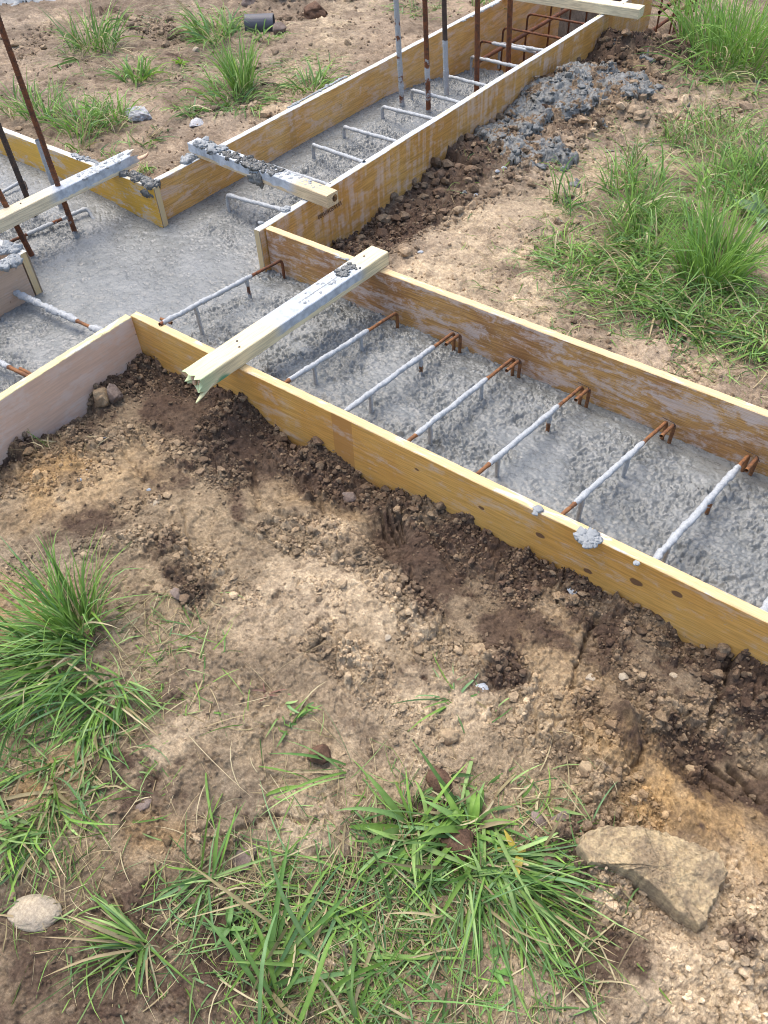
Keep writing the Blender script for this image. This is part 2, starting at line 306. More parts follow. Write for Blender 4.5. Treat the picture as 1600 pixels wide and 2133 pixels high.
# ------------------------------------------------------------------ material helpers
class NT:
    def __init__(s, name):
        s.m = bpy.data.materials.new(name); s.m.use_nodes = True; s.t = s.m.node_tree
        s.p = s.t.nodes['Principled BSDF']; s.out = s.t.nodes['Material Output']
    def n(s, typ, **kw):
        nd = s.t.nodes.new(typ)
        for k, v in kw.items(): setattr(nd, k, v)
        return nd
    def l(s, a, b): s.t.links.new(a, b)
    def val(s, sock, v):
        if isinstance(v, (int, float)): sock.default_value = v
        elif isinstance(v, (tuple, list)): sock.default_value = tuple(v)+((1,) if len(v) == 3 and len(sock.default_value) == 4 else ())
        else: s.l(v, sock)
    def math(s, op, a, b=0.0, clamp=False):
        nd = s.n('ShaderNodeMath', operation=op); nd.use_clamp = clamp
        s.val(nd.inputs[0], a); s.val(nd.inputs[1], b); return nd.outputs[0]
    def mix(s, f, a, b, mode='MIX'):
        nd = s.n('ShaderNodeMix'); nd.data_type = 'RGBA'; nd.blend_type = mode
        s.val(nd.inputs[0], f); s.val(nd.inputs[6], a); s.val(nd.inputs[7], b); return nd.outputs[2]
    def coord(s, scale=(1,1,1), loc=(0,0,0)):
        tc = s.n('ShaderNodeTexCoord'); mp = s.n('ShaderNodeMapping')
        mp.inputs['Scale'].default_value = scale; mp.inputs['Location'].default_value = loc
        s.l(tc.outputs['Object'], mp.inputs[0]); return mp.outputs[0]
    def noise(s, vec, sc, det=4, rough=.6, dist=0):
        nd = s.n('ShaderNodeTexNoise'); s.l(vec, nd.inputs['Vector'])
        nd.inputs['Scale'].default_value = sc; nd.inputs['Detail'].default_value = det; nd.inputs['Roughness'].default_value = rough; nd.inputs['Distortion'].default_value = dist
        return nd.outputs['Fac']
    def ramp(s, f, a, b, lo=0.0, hi=1.0):
        nd = s.n('ShaderNodeMapRange'); nd.interpolation_type = 'SMOOTHSTEP'
        s.val(nd.inputs[0], f)
        for i, v in zip((1,2,3,4), (a,b,lo,hi)): nd.inputs[i].default_value = v
        return nd.outputs[0]
    def bump(s, h, strength=.5, dist=.002):
        b = s.n('ShaderNodeBump'); b.inputs['Strength'].default_value = strength; b.inputs['Distance'].default_value = dist
        s.l(h, b.inputs['Height']); s.l(b.outputs[0], s.p.inputs['Normal'])
    def attr(s, name, out='Color'):
        a = s.n('ShaderNodeAttribute'); a.attribute_name = name; return a.outputs[out]

def mat_soil():
    t = NT('soil'); v = t.coord()
    c = t.attr('col')
    n1 = t.noise(v, 90, 6, .75); n2 = t.noise(v, 420, 4, .7)
    c = t.mix(.75, c, t.mix(t.ramp(n1, .3, .7), (.62,.60,.58), (1.38,1.38,1.36)), 'MULTIPLY')
    c = t.mix(.6, c, t.mix(t.ramp(n2, .3, .7), (.66,.64,.62), (1.34,1.35,1.35)), 'MULTIPLY')
    t.val(t.p.inputs['Base Color'], c); t.p.inputs['Roughness'].default_value = .93; t.p.inputs['Specular IOR Level'].default_value = .2
    t.bump(t.math('ADD', n1, t.math('MULTIPLY', n2, .5)), .8, .004)
    return t.m
def mat_concrete(name='wet_concrete', a=(.138,.146,.142), b=(.192,.201,.197), rough=.29):
    t = NT(name); v = t.coord()
    n0 = t.noise(v, 7, 3, .6); n1 = t.noise(v, 60, 5, .7); n2 = t.noise(v, 300, 4, .7)
    c = t.mix(t.ramp(n0, .3, .7), a, b); n3 = t.noise(v, 2.6, 5, .65, .6)
    c = t.mix(t.ramp(n3, .42, .60, 0, .35), c, tuple(k*1.15 for k in b)); c = t.mix(t.ramp(t.noise(v, 17, 4, .6, .5), .58, .70, 0, .25), c, tuple(k*.7 for k in a))
    c = t.mix(.4, c, t.mix(t.ramp(n1, .3, .68), (.62,.63,.64), (1.25,1.25,1.24)), 'MULTIPLY')
    t.val(t.p.inputs['Base Color'], c)
    t.val(t.p.inputs['Roughness'], t.ramp(n1, .3, .7, rough-.12, rough+.2))
    t.bump(t.math('ADD', n1, t.math('MULTIPLY', n2, .45)), .55, .003)
    return t.m
def mat_board(name, c1, c2, haze, haze_lo, seed=0, streak=1.0, knots=(), bands=(), pale=.62, vert=0.0):
    """varnished three-layer shuttering board; length runs along local x, height along z"""
    t = NT(name); sx = seed*3.7
    g = t.coord((2.2, 1, 55), (sx, 0, seed)); v = t.coord((1,1,1), (sx, 0, seed)); vv = t.coord((26, 1, 2.2), (sx, 0, seed))
    grain = t.noise(g, 4, 5, .65, .6); fineg = t.noise(t.coord((3.5, 1, 190), (sx, 0, 0)), 3.5, 4, .6, .3)
    big = t.noise(v, 3.2, 4, .6, .4)
    c = t.mix(t.ramp(big, .35, .65), c1, c2)
    c = t.mix(t.math('MULTIPLY', t.ramp(grain, .40, .62), .5*streak), c, tuple(.42*k for k in c2))
    c = t.mix(t.math('MULTIPLY', t.ramp(fineg, .5, .68), .45*streak), c, tuple(.5*k for k in c1))
    for (b0, b1, bc) in bands:
        sep = t.n('ShaderNodeSeparateXYZ'); t.l(t.coord(), sep.inputs[0])
        f = t.math('MULTIPLY', t.math('GREATER_THAN', sep.outputs[0], b0), t.math('LESS_THAN', sep.outputs[0], b1))
        c = t.mix(t.math('MULTIPLY', f, .75), c, bc)
    hz = t.math('ADD', t.math('MULTIPLY', t.noise(t.coord((1.6,1,6),(sx,0,seed)), 4, 8, .74, .6), .72), t.math('MULTIPLY', t.noise(v, 45, 6, .75, .3), .28))
    if vert > 0: hz = t.math('ADD', t.math('MULTIPLY', hz, 1-vert), t.math('MULTIPLY', t.noise(vv, 1.4, 4, .6), vert))
    hm = t.math('MULTIPLY', t.ramp(hz, haze_lo+.01, haze_lo+.11), t.math('ADD', .55, t.math('MULTIPLY', t.ramp(t.noise(t.coord((5, 1, 150), (sx+2, 0, 0)), 3, 5, .7, .3), .42, .58), .45)))
    c = t.mix(t.math('MULTIPLY', hm, pale), c, haze)
    sp = t.noise(t.coord((1,1,1.6),(sx,0,seed)), 85, 3, .6); c = t.mix(t.ramp(sp, .68, .73, 0, .75), c, (.46,.46,.47))
    dn = t.noise(v, 55, 2, .5); c = t.mix(t.ramp(dn, .73, .77, 0, .7), c, (.10,.06,.035))
    for (kx, kz, kr) in knots:
        sep = t.n('ShaderNodeSeparateXYZ'); t.l(t.coord(), sep.inputs[0])
        nn = t.noise(v, 60, 2); dx = t.math('MULTIPLY', t.math('SUBTRACT', sep.outputs[0], kx), .62); dz = t.math('SUBTRACT', sep.outputs[2], kz)
        d = t.math('SQRT', t.math('ADD', t.math('MULTIPLY', dx, dx), t.math('MULTIPLY', dz, dz)))
        d = t.math('ADD', d, t.math('MULTIPLY', nn, .006))
        c = t.mix(t.ramp(d, kr*1.0+.003, kr*1.25+.004, .9, 0), c, (.13,.07,.045))
    t.val(t.p.inputs['Base Color'], c)
    t.val(t.p.inputs['Roughness'], t.ramp(hm, 0, 1, .42, .75))
    t.bump(t.math('ADD', t.math('MULTIPLY', grain, .5), t.math('ADD', t.math('MULTIPLY', fineg, .35), t.math('MULTIPLY', hz, .4))), .45, .0025)
    return t.m
def mat_edge(name, base=(.66,.50,.27), conc=.55, seed=0, cc=(.50,.53,.55)):
    """sawn top edge of a board: pale wood, partly smeared with concrete"""
    t = NT(name); v = t.coord((1,1,1),(seed*2.3,0,0)); g = t.noise(t.coord((3,90,90),(seed,0,0)), 4, 4, .6, .3)
    c = t.mix(t.ramp(g, .35, .65), base, tuple(k*.72 for k in base))
    b = t.noise(t.coord((3,14,14),(seed*5,0,0)), 3, 5, .65, .4)
    f = t.ramp(b, conc-.06, conc+.05); c = t.mix(t.math('MULTIPLY', f, .85), c, cc)
    sp = t.noise(v, 120, 3, .6); c = t.mix(t.ramp(sp, .66, .72, 0, .6), c, (.25,.22,.19))
    t.val(t.p.inputs['Base Color'], c); t.p.inputs['Roughness'].default_value = .75
    t.bump(t.math('ADD', g, t.math('MULTIPLY', f, .8)), .4, .002)
    return t.m
def mat_ply(name):
    t = NT(name); sep = t.n('ShaderNodeSeparateXYZ'); t.l(t.coord(), sep.inputs[0])
    v = t.coord((1,1,1)); n_ = t.noise(t.coord((40,300,6)), 2, 4)
    f = t.ramp(t.math('ABSOLUTE', sep.outputs[1]), .0042, .0052)
    c = t.mix(f, (.20,.13,.07), (.62,.46,.22)); c = t.mix(t.ramp(n_, .4, .7, 0, .6), c, (.40,.38,.33))
    t.val(t.p.inputs['Base Color'], c); t.p.inputs['Roughness'].default_value = .8; t.bump(n_, .5, .002); return t.m
def mat_batten(name, conc=.5, cx=(0, 1), seed=0, green=None, base=(.76,.63,.38)):
    """planed spruce batten; wet concrete smeared on its top between cx[0] and cx[1] (metres along it)"""
    t = NT(name); g = t.noise(t.coord((2.5,60,60),(seed,0,0)), 4, 5, .65, .5); v = t.coord((1,1,1),(seed*3,0,0))
    c = t.mix(t.ramp(g, .42, .62), base, tuple(k*.70 for k in base))
    sep = t.n('ShaderNodeSeparateXYZ'); t.l(t.coord(), sep.inputs[0])
    b = t.noise(t.coord((5,22,22),(seed*5,0,0)), 3, 5, .7, .5)
    if conc > 0:
        inx = t.math('MULTIPLY', t.ramp(sep.outputs[0], cx[0]-.03, cx[0]+.03), t.ramp(sep.outputs[0], cx[1]-.03, cx[1]+.03, 1, 0))
        tc = t.n('ShaderNodeTexCoord'); sn = t.n('ShaderNodeSeparateXYZ'); t.l(tc.outputs['Normal'], sn.inputs[0])
        topf = t.ramp(sn.outputs[2], .3, .8, .12, 1)
        edge = t.ramp(sep.outputs[2], .010, .024, 0, .30)
        s_ = t.math('ADD', t.math('MULTIPLY', b, .5), t.math('ADD', t.math('MULTIPLY', topf, .42), edge))
        f = t.math('MULTIPLY', t.ramp(s_, 1.02-conc, 1.08-conc), inx)
        c = t.mix(f, c, t.mix(t.ramp(t.noise(v, 50, 4), .3, .7), (.36,.39,.42), (.55,.59,.62)))
        t.val(t.p.inputs['Roughness'], .6)
    if green:
        gf = t.ramp(t.math('ADD', sep.outputs[0], t.math('MULTIPLY', b, .06)), green[0], green[0]+.12, .75, 0)
        c = t.mix(gf, c, (.36,.55,.30))
        dx = t.math('SUBTRACT', sep.outputs[0], green[1]); dz = t.math('SUBTRACT', sep.outputs[2], 0.0)
        d = t.math('SQRT', t.math('ADD', t.math('MULTIPLY', t.math('MULTIPLY', dx, dx), .35), t.math('MULTIPLY', dz, dz)))
        sy = t.math('GREATER_THAN', t.math('MULTIPLY', sep.outputs[1], green[2]), .024)
        c = t.mix(t.math('MULTIPLY', t.ramp(t.math('ADD', d, t.math('MULTIPLY', b, .01)), .014, .024, .85, 0), sy), c, (.03,.26,.13))
    sp = t.noise(v, 22, 2, .5); c = t.mix(t.ramp(sp, .78, .80, 0, .9), c, (.09,.06,.04))
    t.val(t.p.inputs['Base Color'], c); t.p.inputs['Roughness'].default_value = .7
    t.bump(t.math('ADD', g, t.math('MULTIPLY', b, .6)), .5, .002)
    return t.m
def mat_steel(name, c1=(.19,.062,.020), c2=(.065,.030,.018)):
    t = NT(name); v = t.coord(); n1 = t.noise(v, 55, 5, .7); n2 = t.noise(v, 260, 4, .7)
    c = t.mix(t.ramp(n1, .35, .65), c1, c2); c = t.mix(t.ramp(n2, .55, .7, 0, .6), c, (.34,.15,.05))
    k = t.attr('coat', 'Fac'); kk = t.ramp(t.math('ADD', k, t.math('MULTIPLY', t.math('SUBTRACT', n1, .5), .9)), .45, .55)
    cc = t.mix(t.ramp(n2, .3, .7), (.29,.305,.31), (.45,.47,.475))
    c = t.mix(kk, c, cc)
    t.val(t.p.inputs['Base Color'], c); t.val(t.p.inputs['Roughness'], t.ramp(kk, 0, 1, .78, .62))
    t.bump(t.math('ADD', n1, t.math('MULTIPLY', n2, .5)), .55, .0015)
    return t.m
def mat_grass(name='grass_blade'):
    t = NT(name); c = t.attr('col'); n_ = t.noise(t.coord(), 60, 3)
    c = t.mix(.5, c, t.mix(t.ramp(n_, .3, .7), (.75,.78,.7), (1.25,1.22,1.2)), 'MULTIPLY')
    t.val(t.p.inputs['Base Color'], c); t.p.inputs['Roughness'].default_value = .5; t.p.inputs['Specular IOR Level'].default_value = .35
    tr = t.n('ShaderNodeBsdfTranslucent'); t.l(c, tr.inputs[0]); mx = t.n('ShaderNodeMixShader'); mx.inputs[0].default_value = .32
    t.l(t.p.outputs[0], mx.inputs[1]); t.l(tr.outputs[0], mx.inputs[2]); t.l(mx.outputs[0], t.out.inputs[0])
    return t.m
def mat_rock(name, a, b, sc=14, bump=.7):
    t = NT(name); v = t.coord(); n0 = t.noise(v, sc, 5, .7); n1 = t.noise(v, sc*7, 5, .75); n2 = t.noise(v, sc*32, 3, .7)
    c = t.mix(t.ramp(n0, .38, .62), a, b); c = t.mix(.7, c, t.mix(t.ramp(n1, .3, .7), (.6,.58,.56), (1.3,1.3,1.28)), 'MULTIPLY')
    t.val(t.p.inputs['Base Color'], c); t.p.inputs['Roughness'].default_value = .9; t.p.inputs['Specular IOR Level'].default_value = .25
    t.bump(t.math('ADD', n1, t.math('MULTIPLY', n2, .6)), bump, .004); return t.m
M_SOIL = mat_soil(); M_CONC = mat_concrete(); M_SPILL = mat_concrete('spilled_concrete', (.060,.060,.054), (.150,.154,.146), .34)
def mat_spillmix():
    t = NT('concrete_and_earth'); v = t.coord(); n0 = t.noise(v, 13, 6, .7, .5); n1 = t.noise(v, 70, 5, .7); n2 = t.noise(v, 300, 4, .7)
    c = t.mix(t.ramp(n1, .3, .7), (.085,.087,.080), (.215,.222,.213))
    e = t.mix(t.ramp(n1, .35, .65), (.060,.036,.022), (.26,.185,.11)); f = t.ramp(n0, .525, .555)
    c = t.mix(f, c, e); t.val(t.p.inputs['Base Color'], c); t.val(t.p.inputs['Roughness'], t.ramp(f, 0, 1, .38, .9))
    t.bump(t.math('ADD', n1, t.math('MULTIPLY', n2, .5)), .7, .005); return t.m
M_SPILLMIX = mat_spillmix()
M_LUMP = mat_concrete('concrete_splash', (.21,.225,.23), (.31,.33,.335), .6); M_STEEL = mat_steel('rusty_steel'); M_DSTEEL = mat_steel('dark_steel', (.075,.050,.036), (.035,.028,.025))
M_OSTEEL = mat_steel('orange_rust_steel', (.27,.115,.038), (.11,.048,.022)); M_GRASS = mat_grass(); M_PLY = mat_ply('board_end_grain')

# ------------------------------------------------------------------ ground sheet
def build_ground():
    th = np.concatenate([np.radians(np.arange(45, 208, .11)), np.radians(np.arange(208, 405, 3.0)), [np.radians(405)]])
    r = [.12]
    while r[-1] < 120:
        q = r[-1]
        r.append(q+(max(.0022, q/560) if q < 6.6 else q*.05))
    r = np.array(r); R_, T_ = np.meshgrid(r, th, indexing='ij')
    x = (R_*np.cos(T_)).ravel(); y = (R_*np.sin(T_)).ravel()
    z = np.empty_like(x); c = np.empty((len(x), 3)); n = 400000
    for i in range(0, len(x), n):
        z[i:i+n], c[i:i+n] = soil(x[i:i+n], y[i:i+n])
    far = sst(8, 40, np.hypot(x, y)); z = z*(1-far)-.2*far
    V = np.stack([x, y, z], 1)
    F = gridfaces(len(r), len(th))
    # centre disc
    c0, cc0 = soil(np.array([0.0]), np.array([0.0])); V = np.vstack([V, [[0, 0, c0[0]]]]); c = np.vstack([c, cc0])
    nt_ = len(th); ci = len(V)-1
    j = np.arange(nt_-1); T = np.stack([np.full(nt_-1, ci), j, j+1, j+1], 1)
    me = mesh_np('ground', V, F, c, [M_SOIL])
    o = link('ground', me); tag(o, kind='structure')
    disc = None
    return o
build_ground()

# ------------------------------------------------------------------ fresh concrete inside the forms
def conc_z(x, y):
    b = -.155+0*x
    b = np.where(y < 1.78, b-.028*sst(-1.6, 0.1, x)-.01*sst(.1, 1.2, x), b)
    b = b+.039*np.clip(1-((y-1.40)/.335)**4, 0, 1)*sst(-1.9, -1.7, x)+.008*np.clip(1-((x+2.12)/.24)**2, 0, 1)*sst(1.9, 2.1, y)
    b = b+.026*sst(1.50, 1.28, y)*sst(1.15, 1.17, y)*sst(-1.65, -1.40, x)
    b = b+.040*sst(-2.42, -2.9, x)*(y > 1.0)*(y < 1.8)
    b = b-.03*sst(3.2, 3.6, y)-.07*sst(3.5, 4.0, y)-.25*sst(4.0, 4.5, y)
    return b
def build_concrete():
    def patch(x0, x1, y0, y1, h):
        xs = np.arange(x0, x1+h, h); ys = np.arange(y0, y1+h, h); X, Y = np.meshgrid(xs, ys, indexing='ij'); return X.ravel(), Y.ravel(), len(xs), len(ys)
    Vs, Fs = [], []; off = 0
    h = .0032
    for (x0, x1, y0, y1) in ((-2.453, -1.879, -.65, 4.5), (-1.879, 1.28, 1.166, 1.773), (-4.6, -2.453, 1.166+.04, 1.765)):
        nx = int((x1-x0)/h)+1; ny = int((y1-y0)/h)+1
        X, Y = np.meshgrid(np.linspace(x0, x1, nx), np.linspace(y0, y1, ny), indexing='ij'); x = X.ravel(); y = Y.ravel()
        wx = x+.02*fbm(x, y, 8, 2, 110); wy = y+.02*fbm(x, y, 8, 2, 111)
        z = conc_z(x, y)+.004*fbm(x, y, 5, 3, 101)+.0022*fbm(x, y, 26, 3, 102)
        # how rough: beams are lumpy, the middle of the crossing and the strip along the far board are smooth
        sm = 1.0*np.exp(-((np.maximum(np.abs(wx+2.25)-.28, 0)/.08)**2+(np.maximum(np.abs(wy-1.45)-.27, 0)/.08)**2))
        sm = np.maximum(sm, sst(-2.26, -2.34, wx)*sst(1.7, 1.8, wy)*sst(3.5, 3.0, wy))
        sm = np.maximum(sm, .9*sst(1.66, 1.72, wy)*(wy < 1.8)*sst(-1.0, -.3, wx))
        sm = np.maximum(sm, .7*sst(1.26, 1.20, wy)*sst(1.1, 1.2, wy)*(wx > -1.9)*sst(-.2,-.9,wx))
        sm = np.maximum(sm, .7*sst(.1, .35, fbm(x, y, 4, 2, 120)))
        sm = np.where(wx < -2.5, np.maximum(sm, sst(1.48, 1.62, wy)), sm)
        r = np.clip((1-sm)*(.45+.55*sst(-.28, .12, fbm(wx, wy, 6.5, 3, 147))), 0, 1)
        z = z+.0045*r*fbm(x*.35-y*.2, y*1.2+x*.7, 16, 4, 149)
        a1, _ = clods(x, y, .030, 121); a2, _ = clods(x*1.0, y, .015, 125); a3, _ = clods(x, y, .008, 129)
        b1, _ = blocks(x*.8-y*.6, (x*.6+y*.8)*.6, .011, 141); b2, _ = blocks(x*.7+y*.7, (x*.7-y*.7)*.65, .024, 143)
        z = z+r*(.030*.34*a1+.015*.35*a2+.024*.40*b2+.011*.8*b1+.008*.25*a3-.013)
        rdg = 1-np.abs(fbm(x, y, 55, 3, 145)); z = z-.006*r*sst(.84, .98, rdg)
        # pocks, small open holes stretched by the trowel
        u = x*.8-y*.6; v_ = x*.6+y*.8
        p = fbm(u*.45, v_, 62, 3, 131); q = fbm(x, y, 7, 2, 133)
        z = z-.0030*sst(.24, .46, p+.25*q)*(1-.45*r)
        p2 = perlin(x*120, y*120, 135); z = z-.0022*sst(.45, .75, p2)
        z = z+.0007*perlin(x*230, y*230, 137)
        V = np.stack([x, y, z], 1); Vs.append(V); Fs.append(gridfaces(nx, ny, off)); off += len(V)
    me = mesh_np('fresh_concrete', np.vstack(Vs), np.vstack(Fs), None, [M_CONC])
    o = link('fresh_concrete', me)
    tag(o, 'wet grey fresh concrete filling the formwork, lumpy in the beams and smooth at the crossing', 'concrete')
build_concrete()

# ------------------------------------------------------------------ boards
def board(name, x0, y0, x1, y1, side, z0=-.45, z1=0.0, th=.027, mats=None, label='', warp=.0015, top_fn=None, seed=0):
    """board whose visible face runs from (x0,y0) to (x1,y1); its thickness goes to `side` (+1 = left of that direction)"""
    L = math.hypot(x1-x0, y1-y0); rz = math.atan2(y1-y0, x1-x0)
    root = empty(name, ((x0+x1)/2, (y0+y1)/2, z0), rz)
    nx = max(8, int(L/.012)); xs = np.linspace(-L/2, L/2, nx)
    prof = []       # cross-section (y, z): loop
    b = .0018; yo = 0.0; yi = th*side
    def seg(a, c, n): return [(a[0]+(c[0]-a[0])*i/n, a[1]+(c[1]-a[1])*i/n) for i in range(n)]
    s = 1 if side > 0 else -1
    zt = z1-z0
    prof += seg((yo, 0), (yo, zt-b), 10)+seg((yo, zt-b), (yo+s*b, zt), 2)+seg((yo+s*b, zt), (yi-s*b, zt), 4)+seg((yi-s*b, zt), (yi, zt-b), 2)+seg((yi, zt-b), (yi, 0), 10)+seg((yi, 0), (yo, 0), 3)
    prof = np.array(prof); n = len(prof)
    V = np.zeros((nx, n, 3)); V[:, :, 0] = xs[:, None]; V[:, :, 1] = prof[None, :, 0]; V[:, :, 2] = prof[None, :, 1]
    top = prof[:, 1] > zt-.004
    nz = fbm(xs*1.0, xs*0+seed*7.7, 2.5, 3, 200+seed)*.0020+fbm(xs, xs*0+seed*3.1, 40, 3, 210+seed)*warp
    V[:, :, 2] += np.where(top[None, :], nz[:, None]+(top_fn(xs)[:, None] if top_fn else 0), 0)
    V[:, :, 1] += (fbm(xs, xs*0, 1.2, 2, 220+seed)*.003)[:, None]
    V = V.reshape(-1, 3); F = []; MI = []
    for j in range(n):
        k = (j+1) % n
        a = np.arange(nx-1)*n
        F.append(np.stack([a+j, a+k, a+n+k, a+n+j], 1))
        tp = prof[j, 1] >= zt-b-1e-6 and prof[k, 1] >= zt-b-1e-6
        MI.append(np.full(nx-1, 1 if tp else 0))
    F = np.vstack(F); MI = np.concatenate(MI)
    if side > 0: F = F[:, ::-1]
    me = mesh_np('panel', V, F, None, mats, True, None, MI)
    bm = bmesh.new(); bm.from_mesh(me); bm.verts.ensure_lookup_table()
    for base, flip in ((0, False), ((nx-1)*n, True)):
        vsx = [bm.verts[base+j] for j in range(n)]
        if flip != (side > 0): vsx = vsx[::-1]
        try: f = bm.faces.new(vsx); f.material_index = 2; f.smooth = False
        except Exception: pass
    bmesh.ops.recalc_face_normals(bm, faces=bm.faces)
    bm.to_mesh(me); bm.free()
    # sharp corners
    try:
        me.polygons.foreach_set('use_smooth', np.zeros(len(me.polygons), bool))
    except Exception: pass
    o = link('panel', me, root); tag(root, label, 'board', 'formwork boards of the strip foundation')
    root['L'] = L
    del root['L']
    return root

YEL = (.56,.33,.085); OCR = (.50,.255,.065); ORN = (.46,.20,.055); PNK = (.50,.36,.27)
HZ = (.52,.46,.41); HZG = (.47,.47,.48)
def edge(n, **k): return mat_edge('board_top_edge', seed=n, **k)
# near board of the right-hand beam (faces the viewer)
LA = 3.15; cxA = (-1.853+1.3)/2
def ka(px, py, r):
    h_ = hit(px, py, 1, YA); return (h_[0]-cxA, h_[2]+.45, r)
mA = mat_board('near_board_varnish', (.76,.445,.125), (.67,.345,.085), (.60,.53,.47), .495, 1, .75, [ka(1125,1115,.006), ka(1325,1213,.008), ka(1355,1275,.006), ka(1410,1237,.007), ka(1225,1190,.006), ka(868,978,.003), ka(1003,1058,.004)], [(ka(697,935,0)[0], ka(737,950,0)[0], (.46,.225,.07))], .55)
BA = board('formwork_board', -1.853, 1.15, 1.3, 1.15, +1, mats=[mA, edge(1, base=(.74,.54,.27), conc=.60), M_PLY], label='long yellow board on the near side of the right-hand beam, soil against its face', seed=1)
mF = mat_board('far_board_varnish', (.60,.34,.110), (.42,.205,.075), (.62,.54,.50), .455, 2, 1.2, pale=.8)
board('formwork_board', -1.861, 1.762, 1.3, 1.762, +1, mats=[mF, edge(2, base=(.76,.56,.30), conc=.62), M_PLY], label='brown board on the far side of the right-hand beam, purple grey haze on its face', seed=2)
mM = mat_board('upper_right_varnish', (.74,.43,.13), (.64,.32,.08), (.70,.56,.49), .465, 3, 1.0, [], [(1.05, 1.10, (.50,.22,.05))], .68, .42)
board('formwork_board', XM, 1.738, XM, 5.0, +1, mats=[mM, edge(3, base=(.66,.58,.40), conc=.44, cc=(.60,.64,.67)), M_PLY], label='orange yellow board with a stamped number, right side of the beam running to the back', seed=3)
mU = mat_board('upper_left_varnish', (.74,.45,.15), (.66,.35,.09), (.68,.56,.50), .465, 4, 1.0, [], [(-.87, -.83, (.46,.25,.06))], .6, .1)
board('formwork_board', -2.445, 1.795, -2.445, 5.03, +1, mats=[mU, edge(4, base=(.66,.58,.40), conc=.46, cc=(.60,.64,.67)), M_PLY], label='yellow board on the left side of the back beam, beside the row of upright rebars', seed=4)
mL = mat_board('left_far_varnish', (.68,.40,.045), (.62,.34,.04), (.50,.50,.51), .48, 5, .5, pale=.85)
board('formwork_board', -4.7, 1.767, -2.412, 1.752, +1, mats=[mL, edge(5, base=(.70,.60,.40), conc=.50, cc=(.58,.62,.66)), M_PLY], label='bright yellow board splashed grey with concrete, far side of the left beam', seed=5)
mN = mat_board('pinkish_board', (.80,.56,.41), (.74,.52,.39), (.76,.65,.58), .46, 6, .35, [], [], .6)
def ntop(xs): return -.010*np.exp(-((xs-.78)/.06)**2)
board('formwork_board', -1.845, -.65, -1.845, 1.147, +1, mats=[mN, edge(6, base=(.72,.62,.32), conc=.58), M_PLY], label='washed-out pinkish board at the left, meeting the long yellow board above dark soil', seed=6, warp=.003)
mS = mat_board('stub_board_face', (.52,.38,.28), (.50,.36,.25), (.46,.46,.46), .50, 7, .5)
board('formwork_board', -2.438, 1.176, -2.438, -.65, -1, mats=[mS, edge(7, conc=.40), M_PLY], label='pale pink board at the left edge, concrete crust on top, below the leaning rebars', seed=7)
board('formwork_board', -4.7, 1.207, -2.436, 1.207, -1, mats=[mS, edge(8, conc=.38), M_PLY], label='yellow-grained board end at the left picture edge, near side of the left beam', seed=8)

# stamped number on the board (dark ink, upside down in the photograph)
def stamp(txt, P, Q, face_x, size, mirror=False):
    cu = bpy.data.curves.new('stamp', 'FONT'); cu.body = txt; cu.size = size; cu.extrude = .0002; cu.offset = .0003
    o = bpy.data.objects.new('tmp', cu); C.objects.link(o); bpy.context.view_layer.update()
    dg = bpy.context.evaluated_depsgraph_get(); me = bpy.data.meshes.new_from_object(o.evaluated_get(dg)); bpy.data.objects.remove(o)
    return me
def ink_mat():
    t = NT('faded_ink'); t.p.inputs['Base Color'].default_value = (.12,.07,.035,1); t.p.inputs['Roughness'].default_value = .8; return t.m
M_INK = ink_mat()
def put_stamp(parent, txt, P, size):
    me = stamp(txt, None, None, 0, size); me.materials.append(M_INK)
    o = bpy.data.objects.new('stamped_number', me); C.objects.link(o)
    o.parent = parent; pm = Matrix.Translation(parent.location) @ Matrix.Rotation(parent.rotation_euler[2], 4, 'Z')
    # lettering reads along -Y seen from +X, upside down
    w_ = Matrix.Translation(P) @ Matrix(((0,0,1,0),(-1,0,0,0),(0,-1,0,0),(0,0,0,1)))
    o.matrix_parent_inverse = Matrix.Identity(4); o.matrix_basis = pm.inverted() @ w_
mboard = [o for o in C.objects if o.name.startswith('formwork_board') and 'stamped' in o.get('label', '')][0]
Pst = hit(708, 410, 0, XM+.0035)
put_stamp(mboard, 'WWS04IP080', (XM+.0052, 2.172, -.072), .024)

# ------------------------------------------------------------------ lumps (splashes, crusts, clods)
def ico(sub):
    bm = bmesh.new(); bmesh.ops.create_icosphere(bm, subdivisions=sub, radius=1.0); bm.verts.ensure_lookup_table()
    V = np.array([v.co[:] for v in bm.verts]); F = np.array([[v.index for v in f.verts] for f in bm.faces]); bm.free(); return V, F
ICO = {s: ico(s) for s in (1, 2, 3, 4, 5)}
def n3(V, f, s=0):
    return (perlin(V[:,0]*f+s, V[:,1]*f+V[:,2]*f*.7, s)+perlin(V[:,1]*f+s*1.3, V[:,2]*f-V[:,0]*f*.6, s+1)+perlin(V[:,2]*f-s, V[:,0]*f+V[:,1]*f*.5, s+2))/2.0
def lump(r, seed=0, sub=3, rough=.35, f=1.3, sq=(1,1,1), facets=0):
    V, F = ICO[sub]; V = V.copy(); q = V.copy()
    d = 1+rough*n3(q, f, seed)+rough*.45*n3(q, f*2.7, seed+9)+rough*.2*n3(q, f*6.5, seed+17)
    V = V*d[:, None]; rg = np.random.default_rng(int(seed)*7+3)
    if facets:
        for _ in range(facets):
            nn = rg.normal(size=3); nn /= np.linalg.norm(nn); h_ = .55+.3*rg.random(); V = V-np.maximum(V@nn-h_, 0)[:, None]*nn*.93
    V = V*(1+.05*n3(V, 9, seed+3))[:, None]*np.array(sq)*r
    return V, F
